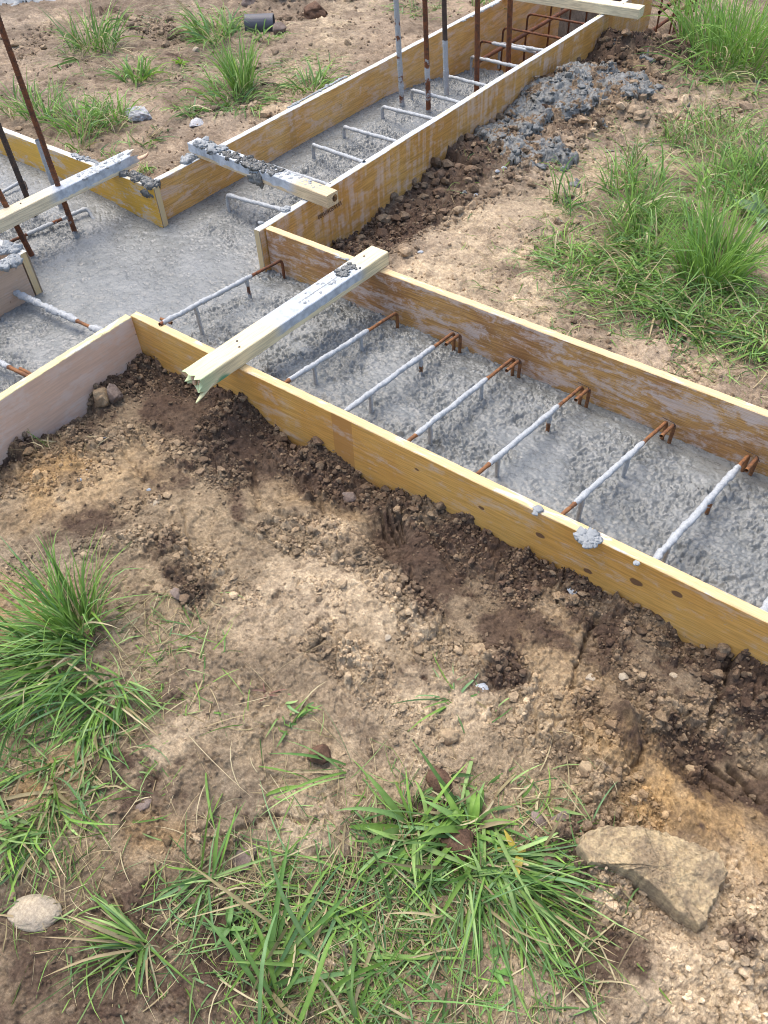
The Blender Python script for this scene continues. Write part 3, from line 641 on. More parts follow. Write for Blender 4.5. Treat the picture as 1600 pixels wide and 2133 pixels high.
def lumps_mesh(pts, radii, sub=2, rough=.4, flat=.6, f=1.5, seed=0):
    Vs, Fs = [], []; o_ = 0
    for i, (p, r) in enumerate(zip(pts, radii)):
        V, F = lump(r, seed*100+i*3+1, max(sub, 3) if r > .009 else sub, .6, 2.1, (1, 1, flat), 5); a = random.random()*2*PI
        Rz = np.array([[math.cos(a), -math.sin(a), 0], [math.sin(a), math.cos(a), 0], [0, 0, 1]])
        Vs.append(V@Rz.T+np.array(p)); Fs.append(F+o_); o_ += len(V)
    return np.vstack(Vs), np.vstack(Fs)
def crust(parent, name, a, b, wdt, n, r, z, mat=None, seed=0, flat=.5, sub=2):
    """crust of concrete lumps strewn between world points a and b, as a part of parent"""
    rg = random.Random(seed*13+5); pts = []; rs = []
    a = np.array(a[:2]); b = np.array(b[:2]); d = (b-a)/max(np.hypot(*(b-a)), 1e-6); nrm = np.array([-d[1], d[0]])
    for i in range(n):
        t_ = rg.random(); p = a+(b-a)*t_+nrm*(rg.random()-.5)*wdt
        rr = r*(.35+.9*rg.random()**2); pts.append((p[0], p[1], z-rr*flat*.25)); rs.append(rr)
    Lc = np.hypot(*(b-a)); nc = max(2, int(Lc/(r*.55)))
    for i in range(nc+1):
        p = a+(b-a)*i/nc; pts.append((p[0], p[1], z-r*.3*flat)); rs.append(r*(.5+.2*rg.random()))
    V, F = lumps_mesh(pts, rs, sub, .45, flat, 1.6, seed)
    if parent:
        pm = Matrix.Translation(parent.location) @ Matrix.Rotation(parent.rotation_euler[2], 4, 'Z')
        inv = np.array(pm.inverted()); V = V@inv[:3, :3].T+inv[:3, 3]
    me = mesh_np(name, V, F, None, [mat or M_LUMP])
    return link(name, me, parent)
def bylabel(s): return [o for o in C.objects if s in o.get('label', '')][0]
bU = bylabel('beside the row'); bL = bylabel('splashed grey'); bS = bylabel('pale pink board'); bA = BA; bE = bylabel('yellow-grained board end'); bF = bylabel('purple grey haze')
crust(bU, 'concrete_crumbs', at(600,225,0), at(720,160,0), .02, 26, .010, .003, seed=1)
crust(bU, 'concrete_crumbs', at(380,338,0), at(415,322,0), .035, 26, .018, .006, seed=2, flat=.8)
crust(bU, 'concrete_crumbs', at(960,45,0), at(1040,5,0), .02, 16, .008, .002, seed=31)
crust(bL, 'concrete_crumbs', at(150,322,0), at(205,340,0), .025, 30, .011, .003, seed=3)
crust(bL, 'concrete_crust', at(245,352,0), at(325,388,0), .034, 120, .014, .004, M_SPILL, seed=4, flat=.9)
crust(bL, 'concrete_crust', at(250,372,-.03), at(318,400,-.02), .012, 60, .012, -.030, M_SPILL, seed=5, flat=1.3)
crust(mboard, 'concrete_crumbs', at(590,440,0), at(600,432,0), .02, 14, .014, .004, seed=6)
crust(mboard, 'concrete_crumbs', at(543,466,0), at(545,464,0), .01, 5, .010, .004, seed=7)
crust(bS, 'concrete_crust', at(0,556,0), at(38,540,0), .04, 60, .014, .004, seed=9, flat=.9)
crust(bE, 'concrete_crust', at(0,515,0), at(38,522,0), .05, 60, .015, .004, seed=10, flat=.8)
crust(bA, 'concrete_crumbs', at(1208,1112,0), at(1240,1132,0), .03, 34, .014, .002, seed=11)
crust(bA, 'concrete_crumbs', at(1115,1063,0), at(1122,1066,0), .02, 6, .010, .002, seed=12)
crust(bA, 'concrete_crumbs', at(1322,1174,0), at(1326,1178,-.01), .012, 5, .008, .001, seed=13)
crust(bF, 'concrete_crumbs', at(700,535,0), at(790,560,0), .02, 10, .006, .001, seed=14)

# ------------------------------------------------------------------ battens laid across the forms
def batten(label, a, b, wd, ht, z0, mat, ragged_a=0, ragged_b=0, seed=0, za=None):
    a = np.array(a, float); b = np.array(b, float); L = math.hypot(*(b-a)); rz = math.atan2(b[1]-a[1], b[0]-a[0])
    root = empty('batten', ((a[0]+b[0])/2, (a[1]+b[1])/2, z0), rz)
    nx = int(L/.005); xs = np.linspace(-L/2, L/2, nx)
    prof = []; bb = .0022; hw = wd/2
    cs = [(-hw, 0), (-hw, ht), (hw, ht), (hw, 0)]
    for i in range(4):
        p = np.array(cs[i]); q = np.array(cs[(i+1) % 4]); d = (q-p)/np.hypot(*(q-p))
        for t_ in np.linspace(0, 1, 7): prof.append(p+d*bb+(q-p-2*d*bb)*t_)
    prof = np.array(prof); n = len(prof)
    V = np.zeros((nx, n, 3)); V[:, :, 0] = xs[:, None]; V[:, :, 1] = prof[None, :, 0]; V[:, :, 2] = prof[None, :, 1]
    V[:, :, 2] += fbm(xs[:, None]*1.0+0*prof[None, :, 0], prof[None, :, 0]*1.0, 20, 2, 300+seed)*.0008
    def rag(sgn, amt):
        if amt <= 0: return
        e = 1-np.clip((L/2-sgn*xs)/.09, 0, 1)
        off = amt*(perlin(prof[:, 0]*75+seed, prof[:, 1]*75, 310+seed)*1.1+perlin(prof[:, 0]*220, prof[:, 1]*220, 311+seed)*.5)
        V[:, :, 0] += sgn*off[None, :]*e[:, None]
    rag(-1, ragged_a); rag(1, ragged_b)
    V = V.reshape(-1, 3); V[:, 2] -= 0
    F = []
    for j in range(n):
        k = (j+1) % n; s_ = np.arange(nx-1)*n; F.append(np.stack([s_+j, s_+n+j, s_+n+k, s_+k], 1))
    F = np.vstack(F)
    # capped ends: fan to a sunken centre
    V = np.vstack([V, [[-L/2+ragged_a*.8, 0, ht/2], [L/2-ragged_b*.8, 0, ht/2]]]); ca, cb = len(V)-2, len(V)-1
    me = mesh_np('timber', V, F, None, [mat], False)
    bm = bmesh.new(); bm.from_mesh(me); bm.verts.ensure_lookup_table()
    for j in range(n):
        k = (j+1) % n
        bm.faces.new((bm.verts[ca], bm.verts[j], bm.verts[k])); bm.faces.new((bm.verts[cb], bm.verts[(nx-1)*n+k], bm.verts[(nx-1)*n+j]))
    bmesh.ops.recalc_face_normals(bm, faces=bm.faces)
    bm.to_mesh(me); bm.free()
    link('timber', me, root); tag(root, label, 'wooden batten', 'battens nailed across the formwork')
    return root, L
def crust_on(root, x0, x1, wd, n, r, z, seed, mat=None, flat=.5, yo=0):
    M_ = Matrix.Translation(root.location) @ Matrix.Rotation(root.rotation_euler[2], 4, 'Z')
    return crust(root, 'concrete_crust', M_ @ Vector((x0, yo, 0)), M_ @ Vector((x1, yo, 0)), wd, n, r, z, mat, seed, flat)
a1 = (-1.440, 1.020); b1 = (-1.406, 1.808); L1 = math.hypot(b1[0]-a1[0], b1[1]-a1[1])
t1, _ = batten('large pale batten with green paint on its splintered end and wet cement on top', a1, b1, .070, .046, .001, mat_batten('pale_batten', .62, (-.10, .27), 1, (-L1/2, -L1/2+.07, -1), (.80,.68,.42)), .022, 0, 1)
crust_on(t1, .20, .27, .05, 40, .010, .050, 21, M_SPILL); crust_on(t1, .02, .2, .05, 16, .006, .047, 22)
sp = [(-L1/2+.01, -.012, .018), (-L1/2+.004, .004, .014), (-L1/2+.01, .015, .022), (-L1/2+.012, -.004, .030)]
V, F = lumps_mesh(sp, [.007,.006,.008,.006], 2, .5, 1.6, 2, 77); t_ = mat_rock('split_wood', (.62,.38,.25), (.70,.50,.34), 40, .4)
link('splinters', mesh_np('splinters', V, F, None, [t_]), t1)
# a long splinter curling away below the end
def ribbon(pts, wd, th, mat, name, parent):
    pts = np.array(pts, float); n = len(pts); V = []; 
    for i, p in enumerate(pts):
        w_ = wd*(1-i/(n-1)*.92)
        V += [p+np.array([0, -w_, 0]), p+np.array([0, w_, 0]), p+np.array([0, w_, -th]), p+np.array([0, -w_, -th])]
    F = []
    for i in range(n-1):
        for j in range(4): F.append([i*4+j, i*4+(j+1)%4, i*4+4+(j+1)%4, i*4+4+j])
    F.append([0,1,2,3])
    return link(name, mesh_np(name, V, F, None, [mat], True), parent)
ribbon([(-L1/2+.05,.026-.052,.016),(-L1/2+.02,-.027,.006),(-L1/2-.004,-.028,-.006),(-L1/2-.022,-.030,-.012),(-L1/2-.034,-.034,-.012)], .013, .003, mat_batten('green_splinter', 0, seed=9, green=(-L1/2-.05, 9, 1)), 'splinter', t1)
a2 = (-2.500, 2.056); b2 = (-1.765, 2.012)
t2, L2 = batten('batten crusted with dark grey concrete across the start of the back beam', a2, b2, .058, .046, .002, mat_batten('crusted_batten', .70, (-.45, .20), 2, None, (.66,.52,.32)), .006, 0, 2)
crust_on(t2, -.30, .10, .055, 150, .013, .049, 23, M_SPILL, .7); crust_on(t2, -.34, -.2, .05, 30, .016, .052, 24, None, .8); crust_on(t2, -.02, .03, .05, 60, .015, .018, 25, M_SPILL, 1.4, -.012); crust_on(t2, .1, .30, .05, 40, .009, .047, 26)
endk = mat_rock('sawn_knot', (.30,.17,.07), (.06,.035,.02), 45, .5)
V, F = lump(.013, 5, 3, .1, 1, (.08,1,1)); V += np.array([L2/2+.0005, .012, .024]); link('knot', mesh_np('knot', V, F, None, [endk]), t2)
a3 = (-2.640, 1.02); b3 = (-2.628, 1.850)
t3, L3 = batten('pale batten with a broken tip and smeared concrete over the left beam', a3, b3, .056, .046, .002, mat_batten('smeared_batten', .70, (.03, .42), 3, None, (.78,.66,.44)), 0, .035, 3)
crust_on(t3, .16, .40, .055, 60, .010, .047, 27)
ribbon([(L3/2-.05,0,.018),(L3/2+.01,-.004,.016),(L3/2+.05,-.006,.014),(L3/2+.075,-.002,.016)], .02, .008, t_, 'splinter', t3)
t4, L4 = batten('clean new batten over the far end of the back beam', (-2.62, 4.335), (-1.690, 4.395), .075, .046, .002, mat_batten('clean_batten', 0, (0,1), 4, None, (.80,.70,.46)), 0, 0, 4)
def nail(root, x, y, z):
    bm = bmesh.new(); bmesh.ops.create_cone(bm, cap_ends=True, segments=12, radius1=.0035, radius2=.003, depth=.0016)
    bmesh.ops.translate(bm, verts=bm.verts, vec=(x, y, z)); me = bpy.data.meshes.new('nail'); bm.to_mesh(me); bm.free(); me.materials.append(M_DSTEEL)
    return link('nail_head', me, root)
nail(t1, -.22, .01, .0468); nail(t1, -.235, -.015, .0468); nail(t3, -.08, .006, .0468); nail(t4, .30, -.01, .0468); nail(t4, .36, .015, .0468); nail(t1, .33, .01, .0468)

# ------------------------------------------------------------------ reinforcing steel
def tube(path, r, coat=None, rib=0.0, step=.004, sides=12, seed=0, coatr=.003, cap=True):
    P = [np.array(p, float) for p in path]; pts = [P[0]]
    for a, b in zip(P[:-1], P[1:]):
        n = max(1, int(np.linalg.norm(b-a)/step))
        for i in range(1, n+1): pts.append(a+(b-a)*i/n)
    pts = np.array(pts); n = len(pts); s = np.concatenate([[0], np.cumsum(np.linalg.norm(np.diff(pts, axis=0), axis=1))])
    T = np.gradient(pts, axis=0); T /= np.linalg.norm(T, axis=1)[:, None]
    u = np.cross(T[0], [0.31, .17, .93]); u /= np.linalg.norm(u); U = [u]
    for i in range(1, n):
        u = U[-1]-T[i]*(U[-1]@T[i]); U.append(u/np.linalg.norm(u))
    U = np.array(U); W_ = np.cross(T, U); th = np.arange(sides)*2*PI/sides
    ct = coat(s, pts) if coat else np.zeros(n)
    k = 2*PI/.0095
    rr = np.full((n, sides), r)
    if rib: rr += rib*np.maximum(0, np.sin(k*s[:, None]+1.3*np.sin(2*th)[None, :]*1.0+2.0*np.abs(np.sin(th))[None, :]))**2
    nz = fbm(s[:, None]*1.0+0*th, np.sin(th)[None, :]*.02+.01*np.cos(th)[None, :]+0*s[:, None]+seed, 75, 4, 400+seed, .62)
    nz2 = fbm(s[:, None]+0*th, np.cos(th)[None, :]*.01+0*s[:, None]+seed+3, 22, 2, 420+seed)
    c2 = np.clip(ct[:, None]+.35*nz2*(ct[:, None] > .05)*(ct[:, None] < .95), 0, 1)
    rr += c2*(coatr*(.55+.95*nz+.5*nz2))
    wob = .0016*fbm(s, s*0+seed*1.7, 14, 2, 440+seed)*np.clip(s/.1, 0, 1); pts = pts+wob[:, None]*U
    V = pts[:, None, :]+rr[:, :, None]*(np.cos(th)[None, :, None]*U[:, None, :]+np.sin(th)[None, :, None]*W_[:, None, :])
    V = V.reshape(-1, 3); j = np.arange(sides); F = []
    i = np.arange(n-1)[:, None]*sides
    F = np.stack([(i+j).ravel(), (i+(j+1) % sides).ravel(), (i+sides+(j+1) % sides).ravel(), (i+sides+j).ravel()], 1)
    V = np.vstack([V, pts[:1], pts[-1:]]); e0 = np.stack([np.full(sides, len(V)-2), (j+1) % sides, j, j], 1)[:, :3]
    att = np.concatenate([c2.ravel(), [ct[0], ct[-1]]])
    F3 = np.concatenate([np.stack([np.full(sides, len(V)-2), (j+1) % sides, j], 1), np.stack([np.full(sides, len(V)-1), (n-1)*sides+j, (n-1)*sides+(j+1) % sides], 1)])
    return V, F, F3, att
def tube_obj(name, parent, path, r, mat, coat=None, rib=0.0, seed=0, coatr=.003, step=.004, sides=12, org=(0,0,0)):
    V, F, F3, att = tube(path, r, coat, rib, step, sides, seed, coatr)
    V = V-np.array(org)
    Fq = np.vstack([F, np.stack([F3[:,0], F3[:,1], F3[:,2], F3[:,2]], 1)[:0]])
    me = mesh_np(name, V, Fq, None, [mat], True, {'coat': att})
    return link(name, me, parent)
def bend(p0, p1, p2, r, n=6):
    """round corner at p1"""
    p0, p1, p2 = map(np.array, (p0, p1, p2)); a = (p0-p1)/np.linalg.norm(p0-p1); b = (p2-p1)/np.linalg.norm(p2-p1)
    A = p1+a*r; B = p1+b*r; return [(1-t)**2*A+2*t*(1-t)*p1+t*t*B for t in np.linspace(0, 1, n)]
def smc(s, a, b, w=.015): return sst(a-w, a+w, s)*(1-sst(b-w, b+w, s))

# upright starter bars
def upright(label, base, lean, h, r, mat, coat, rib=.0013, zb=-.16, seed=0):
    B = at(base[0], base[1], zb); B0 = B.copy(); B0[2] = -.32; B0[:2] -= np.array(lean)*(zb+.32)
    T = np.array([B[0]+lean[0]*h, B[1]+lean[1]*h, zb+h])
    root = empty('upright_rebar', tuple(B))
    o = tube_obj('ribbed_bar', root, [B0, B, T], r, mat, coat, rib, seed, .003, .0022, 14, tuple(B))
    tag(root, label, 'rebar', 'upright starter bars in the fresh concrete'); return root
def lowcoat(z1, w=.06, amt=1.0, base=0.0): return lambda s, p: np.clip(base+amt*(1-sst(z1-w, z1+w, p[:, 2])), 0, 1)
upright('leaning brown rebar crossing in front of the smeared batten, cement flecks up its lower half', (160,495), (.016,-.022), 1.10, .0092, M_STEEL, lowcoat(.06, .16, .42), seed=1)
upright('dark grey ribbed rebar behind the smeared batten at the left', (80,470), (-.019,-.009), 1.05, .0100, M_DSTEEL, lowcoat(-.12, .04, .3), seed=2)
upright('rusty leaning rebar standing just above the pale pink board at the left', (72,543), (-.105,-.060), 1.05, .0095, M_STEEL, lowcoat(-.06, .08, .35), seed=3)
upright('rusty rebar at the very left picture edge of which only a sliver shows', (2,508), (-.03,-.02), .95, .0095, M_STEEL, None, seed=4)
upright('coated grey rebar, leftmost of the five standing in the back beam', (838,222), (-.012,-.063), 1.1, .0105, M_STEEL, lambda s, p: np.full(len(s), .62), seed=5)
upright('rusty rebar splashed with cement, second from the left in the back beam', (893,237), (-.019,-.053), 1.1, .0105, M_STEEL, lowcoat(.12, .1, .5), seed=6)
upright('dark rebar with a thick cement sleeve round its foot, third in the back beam', (930,193), (-.086,.029), 1.1, .0110, M_DSTEEL, lowcoat(.07, .02, .8), seed=7)
upright('clean brown rebar, fourth of the five in the back beam', (993,193), (-.069,.026), 1.1, .0120, M_STEEL, lowcoat(-.13, .03, .4), seed=8)
upright('clean brown rebar, rightmost of the five in the back beam', (1058,160), (.009,-.118), 1.1, .0125, M_STEEL, lowcoat(-.13, .02, .4), seed=9)
upright('short cement-coated rod just behind the leaning brown rebar', (135,452), (0,0), .30, .0085, M_STEEL, lambda s, p: np.full(len(s), .95), .0006, seed=10)

# stirrups (bent bars) across the beams
def top_z(base, toppx):
    zs = np.linspace(base[2]-.02, base[2]+.25, 271); e = [abs(proj((base[0], base[1], z))[1]-toppx[1]) for z in zs]; return float(zs[int(np.argmin(e))])
def stirrup(label, near, far, foot, plane, stubs=(), double=False, coat=(.1,.75), mat=None, seed=0, group='stirrups across the right-hand beam', r=.0050, coatr=.0045, full=False, name='stirrup'):
    """near: picture point where the bar meets the near/right board; far: its bent end; foot: where the leg enters the concrete"""
    zc = None; B = at(foot[0], foot[1], -.165); zc = float(conc_z(B[:1], B[1:2])[0]); B = at(foot[0], foot[1], zc)
    zt = top_z(B, far); T = np.array([B[0], B[1], zt])
    N = hit(near[0], near[1], plane[0], plane[1]); 
    root = empty(name, tuple(T))
    mt = mat or M_OSTEEL
    d = (N-T)/np.linalg.norm(N-T)
    ext = N+d*.015
    path = [np.array([B[0], B[1], zc-.06]), np.array([B[0], B[1], zt-.022])]+bend((B[0], B[1], zc), T, N, .022)[1:]+[ext]
    L = np.linalg.norm(N-T)
    leg0 = (zt-zc)+.06
    if full: cf = lambda s, p: np.full(len(s), .97)
    else: cf = lambda s, p: smc(s, leg0+coat[0]*L, leg0+coat[1]*L)
    tube_obj('bent_bar', root, path, r, mt, cf, .0007, seed, coatr, .004, 12, tuple(T))
    if double:
        side = np.cross(d, [0, 0, 1]); side /= np.linalg.norm(side); of = side*(-.022)+np.array([0, 0, .003])
        E = T+d*(.085)+of*1.0; T2 = T+of
        path = [np.array([T2[0], T2[1], zc-.06]), np.array([T2[0], T2[1], zt-.02])]+bend((T2[0], T2[1], zc), T2, E, .02)[1:]+[E]
        tube_obj('overlapping_hook', root, path, r, mt, None, .0007, seed+40, .002, .004, 12, tuple(T))
        wire = [T+d*.01+np.array([0,0,.010]), T+d*.012+side*.012+np.array([0,0,.013]), T2+d*.012+np.array([0,0,.008]), T2+d*.016-side*.010+np.array([0,0,-.004])]
        tube_obj('tie_wire', root, wire, .0010, M_DSTEEL, None, 0, seed+60, 0, .004, 6, tuple(T))
    for (tpx, bpx) in stubs:
        # point on the bar nearest this picture position, then straight down
        ts = np.linspace(0, 1, 400); pp = [proj(T+(N-T)*t) for t in ts]; e = [abs(q[0]-tpx[0])+.3*abs(q[1]-tpx[1]) for q in pp]
        Q = T+(N-T)*ts[int(np.argmin(e))]
        zc2 = float(conc_z(Q[:1], Q[1:2])[0])
        tube_obj('leg', root, [Q+np.array([0,0,-.002]), Q+np.array([.001,.002,-.02]), np.array([Q[0]+.001, Q[1]+.003, zc2-.03])], .0048, mt, (lambda s, p: np.full(len(s), .85)) if seed % 2 == 0 or full or tpx is stubs[0][0] else (lambda s, p: 1-sst(.02,.03,s)*.6), .0005, seed+80+int(tpx[0]) % 17, .003, .004, 10, tuple(T))
    tag(root, label, 'rebar stirrup', group); return root
PY = (1, 1.178)
stirrup('bent bar with two legs showing, beyond the large pale batten at the crossing', (340,672), (578,541), (592,577), PY, [((405,640),0),((512,588),0)], False, (.28,1.0), M_STEEL, 1)
stirrup('rust-ended bent bar just below the pale batten', (590,800), (822,650), (828,682), PY, [((652,752),0),((750,690),0)], False, (.28,.94), seed=2)
stirrup('second bent bar below the pale batten, hook doubled against the far board', (712,862), (932,692), (945,728), PY, [((770,825),0),((875,748),0)], True, (.20,.97), seed=3)
stirrup('third bent bar below the pale batten, whitish sleeve between two rusty ends', (842,925), (1056,745), (1067,779), PY, [((895,895),0),((1003,800),0)], True, (.27,.90), seed=4)
stirrup('fourth bent bar below the pale batten, in the middle of the right-hand beam', (985,995), (1195,803), (1207,841), PY, [((1037,965),0),((1145,870),0)], True, (.25,.86), seed=5)
stirrup('fifth bent bar below the pale batten, wire tied round its doubled rusty hook', (1165,1078), (1373,877), (1379,914), PY, [((1213,1045),0),((1308,945),0)], True, (.25,.86), seed=6)
stirrup('thickly coated bent bar at the right, lowest one whose hook shows', (1360,1172), (1535,945), (1547,980), PY, [((1393,1145),0),((1487,1020),0)], True, (.12,1.0), seed=7, coatr=.006)
stirrup('bent bar cut off by the right picture edge, only its coated near end showing', (1583,1285), (1700,1040), (1712,1075), PY, [], False, (.0,1.0), seed=8, coatr=.006)
PX = (0, -1.895); GB = 'coated stirrups across the back beam'
def st2(lab, near, far, foot, seed, **k): return stirrup(lab, near, far, foot, PX, [], False, seed=seed, group=GB, full=k.pop('full', True), r=.0050, coatr=.0045, mat=M_STEEL, **k)
st2('coated bent bar nearest the crossing, in front of the crusted batten', (598,440), (477,406), (478,438), 21)
st2('coated bent bar hidden mostly behind the crusted batten', (683,385), (556,342), (557,372), 22)
st2('coated bent bar first behind the crusted batten, its hook rising from smooth cement', (755,337), (655,301), (654,330), 23)
st2('coated bent bar second behind the crusted batten', (833,297), (717,264), (717,286), 24)
st2('coated bent bar in front of the grey leftmost upright rebar', (912,250), (798,222), (797,245), 25)
st2('coated bent bar just behind the splashed second upright rebar', (967,216), (859,187), (858,208), 26)
st2('coated bent bar at the foot of the sleeved third upright rebar', (1030,183), (927,157), (925,178), 27)
st2('lumpy coated bent bar behind the fourth upright rebar', (1093,142), (984,118), (981,144), 28)
st2('coated bent bar behind the fifth upright rebar, a blob hanging from its hook', (1150,108), (1042,90), (1040,118), 29)

# bare reinforcement cage where the back beam is not filled yet
def poly_obj(name, parent, pts, r, mat, org, coat=None, seed=0, rib=.0008):
    return tube_obj(name, parent, pts, r, mat, coat, rib, seed, .005, .006, 10, org)
def cage():
    org = (-2.15, 4.6, -.35); root = empty('reinforcement_cage', org)
    for i, (x, z) in enumerate(((-2.33,-.17),(-2.05,-.17),(-2.36,-.36),(-1.98,-.36))):
        poly_obj('long_bar', root, [(x, 3.9, z), (x, 5.2, z), (x+.02, 6.4, z+.02), (x+.03, 8.3, z+.01)], .0105, M_STEEL, org, None, 130+i)
    for i, y in enumerate(np.arange(4.02, 8.2, .26)):
        y = float(y)+.02*math.sin(i*5)
        x0, x1, z1, z0 = -2.40, -1.93, -.115, -.42
        c = (lambda s, p: sst(-2.34, -2.30, p[:, 0])*sst(-2.02,-2.1,p[:,0])*.95*(p[:, 2] > -.2)) if i == 0 else None
        pth = [(x0, y, z0)]+bend((x0,y,z0), (x0,y,z1), (x1,y,z1), .03)+bend((x0,y,z1), (x1,y,z1), (x1,y,z0), .03)+[(x1, y, z0)]
        poly_obj('stirrup_hoop', root, pth, .0055, M_STEEL, org, c, 140+i)
        poly_obj('cross_bar', root, [(x0+.01, y+.03, z1-.10), (x1, y+.03, z1-.10)], .005, M_STEEL, org, None, 170+i)
    # ties standing where the forms end
    for i, (x, y) in enumerate(((-1.80,5.25),(-1.82,5.6),(-1.80,5.95))):
        poly_obj('hanging_hoop', root, [(x-.25, y, -.05)]+bend((x-.25,y,-.05),(x,y,-.05),(x,y,-.5), .03)+[(x, y, -.45)], .0055, M_STEEL, org, None, 190+i)
    poly_obj('long_bar', root, [(-1.80, 5.06, -.12), (-1.79, 6.5, -.07), (-1.78, 8.0, -.05)], .0105, M_OSTEEL, org, None, 197)
    poly_obj('long_bar', root, [(-1.84, 5.06, -.16), (-1.83, 6.5, -.11), (-1.82, 8.0, -.09)], .0095, M_STEEL, org, None, 198)
    tag(root, 'bare brown rebar cage lying in the unfilled far end of the back beam', 'rebar cage')
cage()
GL = 'stirrups in the left part of the crossing'
# hooked bar in the left beam
def bent(label, px, r, mat, coat, seed, group=GL, coatr=.0035, name='stirrup'):
    pts = [at(*p) for p in px]; T = pts[len(pts)//2]; path = [pts[0]]
    for i in range(1, len(pts)-1): path += bend(pts[i-1], pts[i], pts[i+1], .018 if i else .01)
    path.append(pts[-1]); root = empty(name, tuple(T))
    tube_obj('bent_bar', root, path, r, mat, coat, .0006, seed, coatr, .004, 12, tuple(T)); tag(root, label, 'rebar stirrup', group); return root
def alt(s, p):
    L = s[-1]; q = s/L; return smc(q, .30, .50, .02)+.5*smc(q, .50, .56, .01)+smc(q, .60, 1.1, .02)
bent('thin bent bar between the leaning rebars, looping to a white hook in the wet concrete', [(16,520,-.17),(22,503,-.115),(182,433,-.105),(207,476,-.165)], .0055, M_STEEL, alt, 41)
bent('faint coated bar behind the dark grey rebar in the left beam', [(-10,408,-.105),(50,375,-.09),(62,412,-.135)], .0045, M_DSTEEL, lambda s, p: smc(s/s[-1], -.1, .6, .05), 42)
bent('fat white-coated bar running from the left picture edge to the pinkish board', [(-60,560,-.13),(10,600,-.11),(190,682,-.115),(236,702,-.12)], .0055, M_OSTEEL, lambda s, p: 1-smc(s/s[-1], .79, .87, .012), 43, coatr=.010)
bent('white-coated bar ending rusty at the pinkish board, bottom left of the wet concrete', [(-120,690,-.13),(-60,725,-.115),(40,775,-.115),(75,792,-.12)], .0060, M_OSTEEL, lambda s, p: 1-sst(.72,.78,s/s[-1])*.9, 44, coatr=.007)
bent('short rusty bar end touching the pinkish board', [(42,768,-.12),(55,774,-.115),(66,781,-.118)], .0055, M_OSTEEL, None, 45)
bent('pair-mate rusty bar end poking over the near board corner', [(335,664,-.08),(345,668,-.078),(358,673,-.08)], .005, M_OSTEEL, None, 46)

# ------------------------------------------------------------------ spilled concrete on the heap
def spill(name, label, segs, x0, x1, y0, y1, h, mat, amp=.02, thr=.35, seed=0, cell=.05, nl=0):
    nx = int((x1-x0)/h)+1; ny = int((y1-y0)/h)+1
    X, Y = np.meshgrid(np.linspace(x0, x1, nx), np.linspace(y0, y1, ny), indexing='ij'); x = X.ravel(); y = Y.ravel()
    k = segfield(x+.03*fbm(x,y,9,2,501+seed), y+.03*fbm(x,y,9,2,502+seed), segs)+(.7 if seed else 1.15)*fbm(x, y, 8, 6, 503+seed, .68)
    g = bed(x, y); h1, _ = clods(x, y, cell, 505+seed); h2, _ = blocks(x, y, cell*.42, 507+seed); h3, _ = clods(x, y, cell*.2, 509+seed)
    z = g+.010*(amp > .03)*sst(0,.2,k-thr)+.012*(amp > .03)*np.clip(fbm(x,y,6,3,515),0,1)+np.minimum(k-thr, .5)*(.03 if nl else .06)+np.minimum(1, np.maximum(k-thr+.15, 0)*4)*(cell*.5*h1+cell*.28*h2+cell*.12*h3)+.002*fbm(x, y, 60, 2, 511)
    z = np.where(k < thr-.1, g-.08, z)
    F = gridfaces(nx, ny); keep = (k > thr-.12)[F].all(1) & ~(inform(x, y)[0][F].any(1)); F = F[keep]
    used = np.unique(F); mp = -np.ones(len(x), int); mp[used] = np.arange(len(used))
    V = np.stack([x, y, z], 1)[used]; F = mp[F]
    if nl:
        rg = np.random.default_rng(77); ok = np.nonzero((k > thr-.22) & (k < 3) & (rg.random(len(x)) < .5) & ~inform(x-.02, y)[0])[0]; ii = rg.choice(ok, nl)
        rr = .008+.026*rg.random(nl)**1.8; gz = np.maximum(z[ii], soil(x[ii], y[ii])[0])
        var = [lump(1, 900+q, 3, .75, 2.6, (1,.8,.6), 8) for q in range(14)]; o_ = len(V); Vs = [V]; Fs = [F]
        for q in range(nl):
            Vl, Fl = var[q % 14]; a = rg.random()*6.28; Rz = np.array([[math.cos(a), -math.sin(a), 0], [math.sin(a), math.cos(a), 0], [0, 0, 1]])
            Vs.append(Vl@Rz.T*rr[q]+np.array([x[ii[q]], y[ii[q]], gz[q]-rr[q]*.15])); Fs.append(np.column_stack([Fl, Fl[:, 2]])[:0]); 
        T = np.vstack([np.array(var[q % 14][1])+o_+q*len(var[0][0]) for q in range(nl)])
        V = np.vstack(Vs); me = bpy.data.meshes.new(name)
        me.from_pydata([], [], []); lt = np.concatenate([np.full(len(F), 4), np.full(len(T), 3)]); li = np.concatenate([F.ravel(), T.ravel()])
        me.vertices.add(len(V)); me.vertices.foreach_set('co', V.astype(np.float32).ravel()); me.loops.add(len(li)); me.loops.foreach_set('vertex_index', li.astype(np.int32))
        me.polygons.add(len(lt)); me.polygons.foreach_set('loop_start', np.concatenate([[0], np.cumsum(lt)[:-1]]).astype(np.int32))
        me.polygons.foreach_set('use_smooth', np.ones(len(lt), bool)); me.update(calc_edges=True); me.materials.append(mat)
        o = link(name, me)
    else: o = link(name, mesh_np(name, V, F, None, [mat]))
    tag(o, label, 'spilled concrete', None, 'stuff' if nl else None); return o
SP = [(1040,290,1120,230,.10,1),(1120,230,1240,180,.13,1),(1080,320,1150,310,.09,.9),(1200,170,1260,150,.09,.9),(1310,210,1320,170,.09,1),(1180,240,1230,220,.07,.7),(1000,280,1040,300,.04,.8),(1150,300,1190,320,.05,.7)]
spill('spilled_concrete', 'dark grey wet concrete spilled over the soil heap outside the back beam', SP, -1.866, -.95, 2.7, 4.6, .005, M_SPILLMIX, .031, .52, 0, .045, 300)
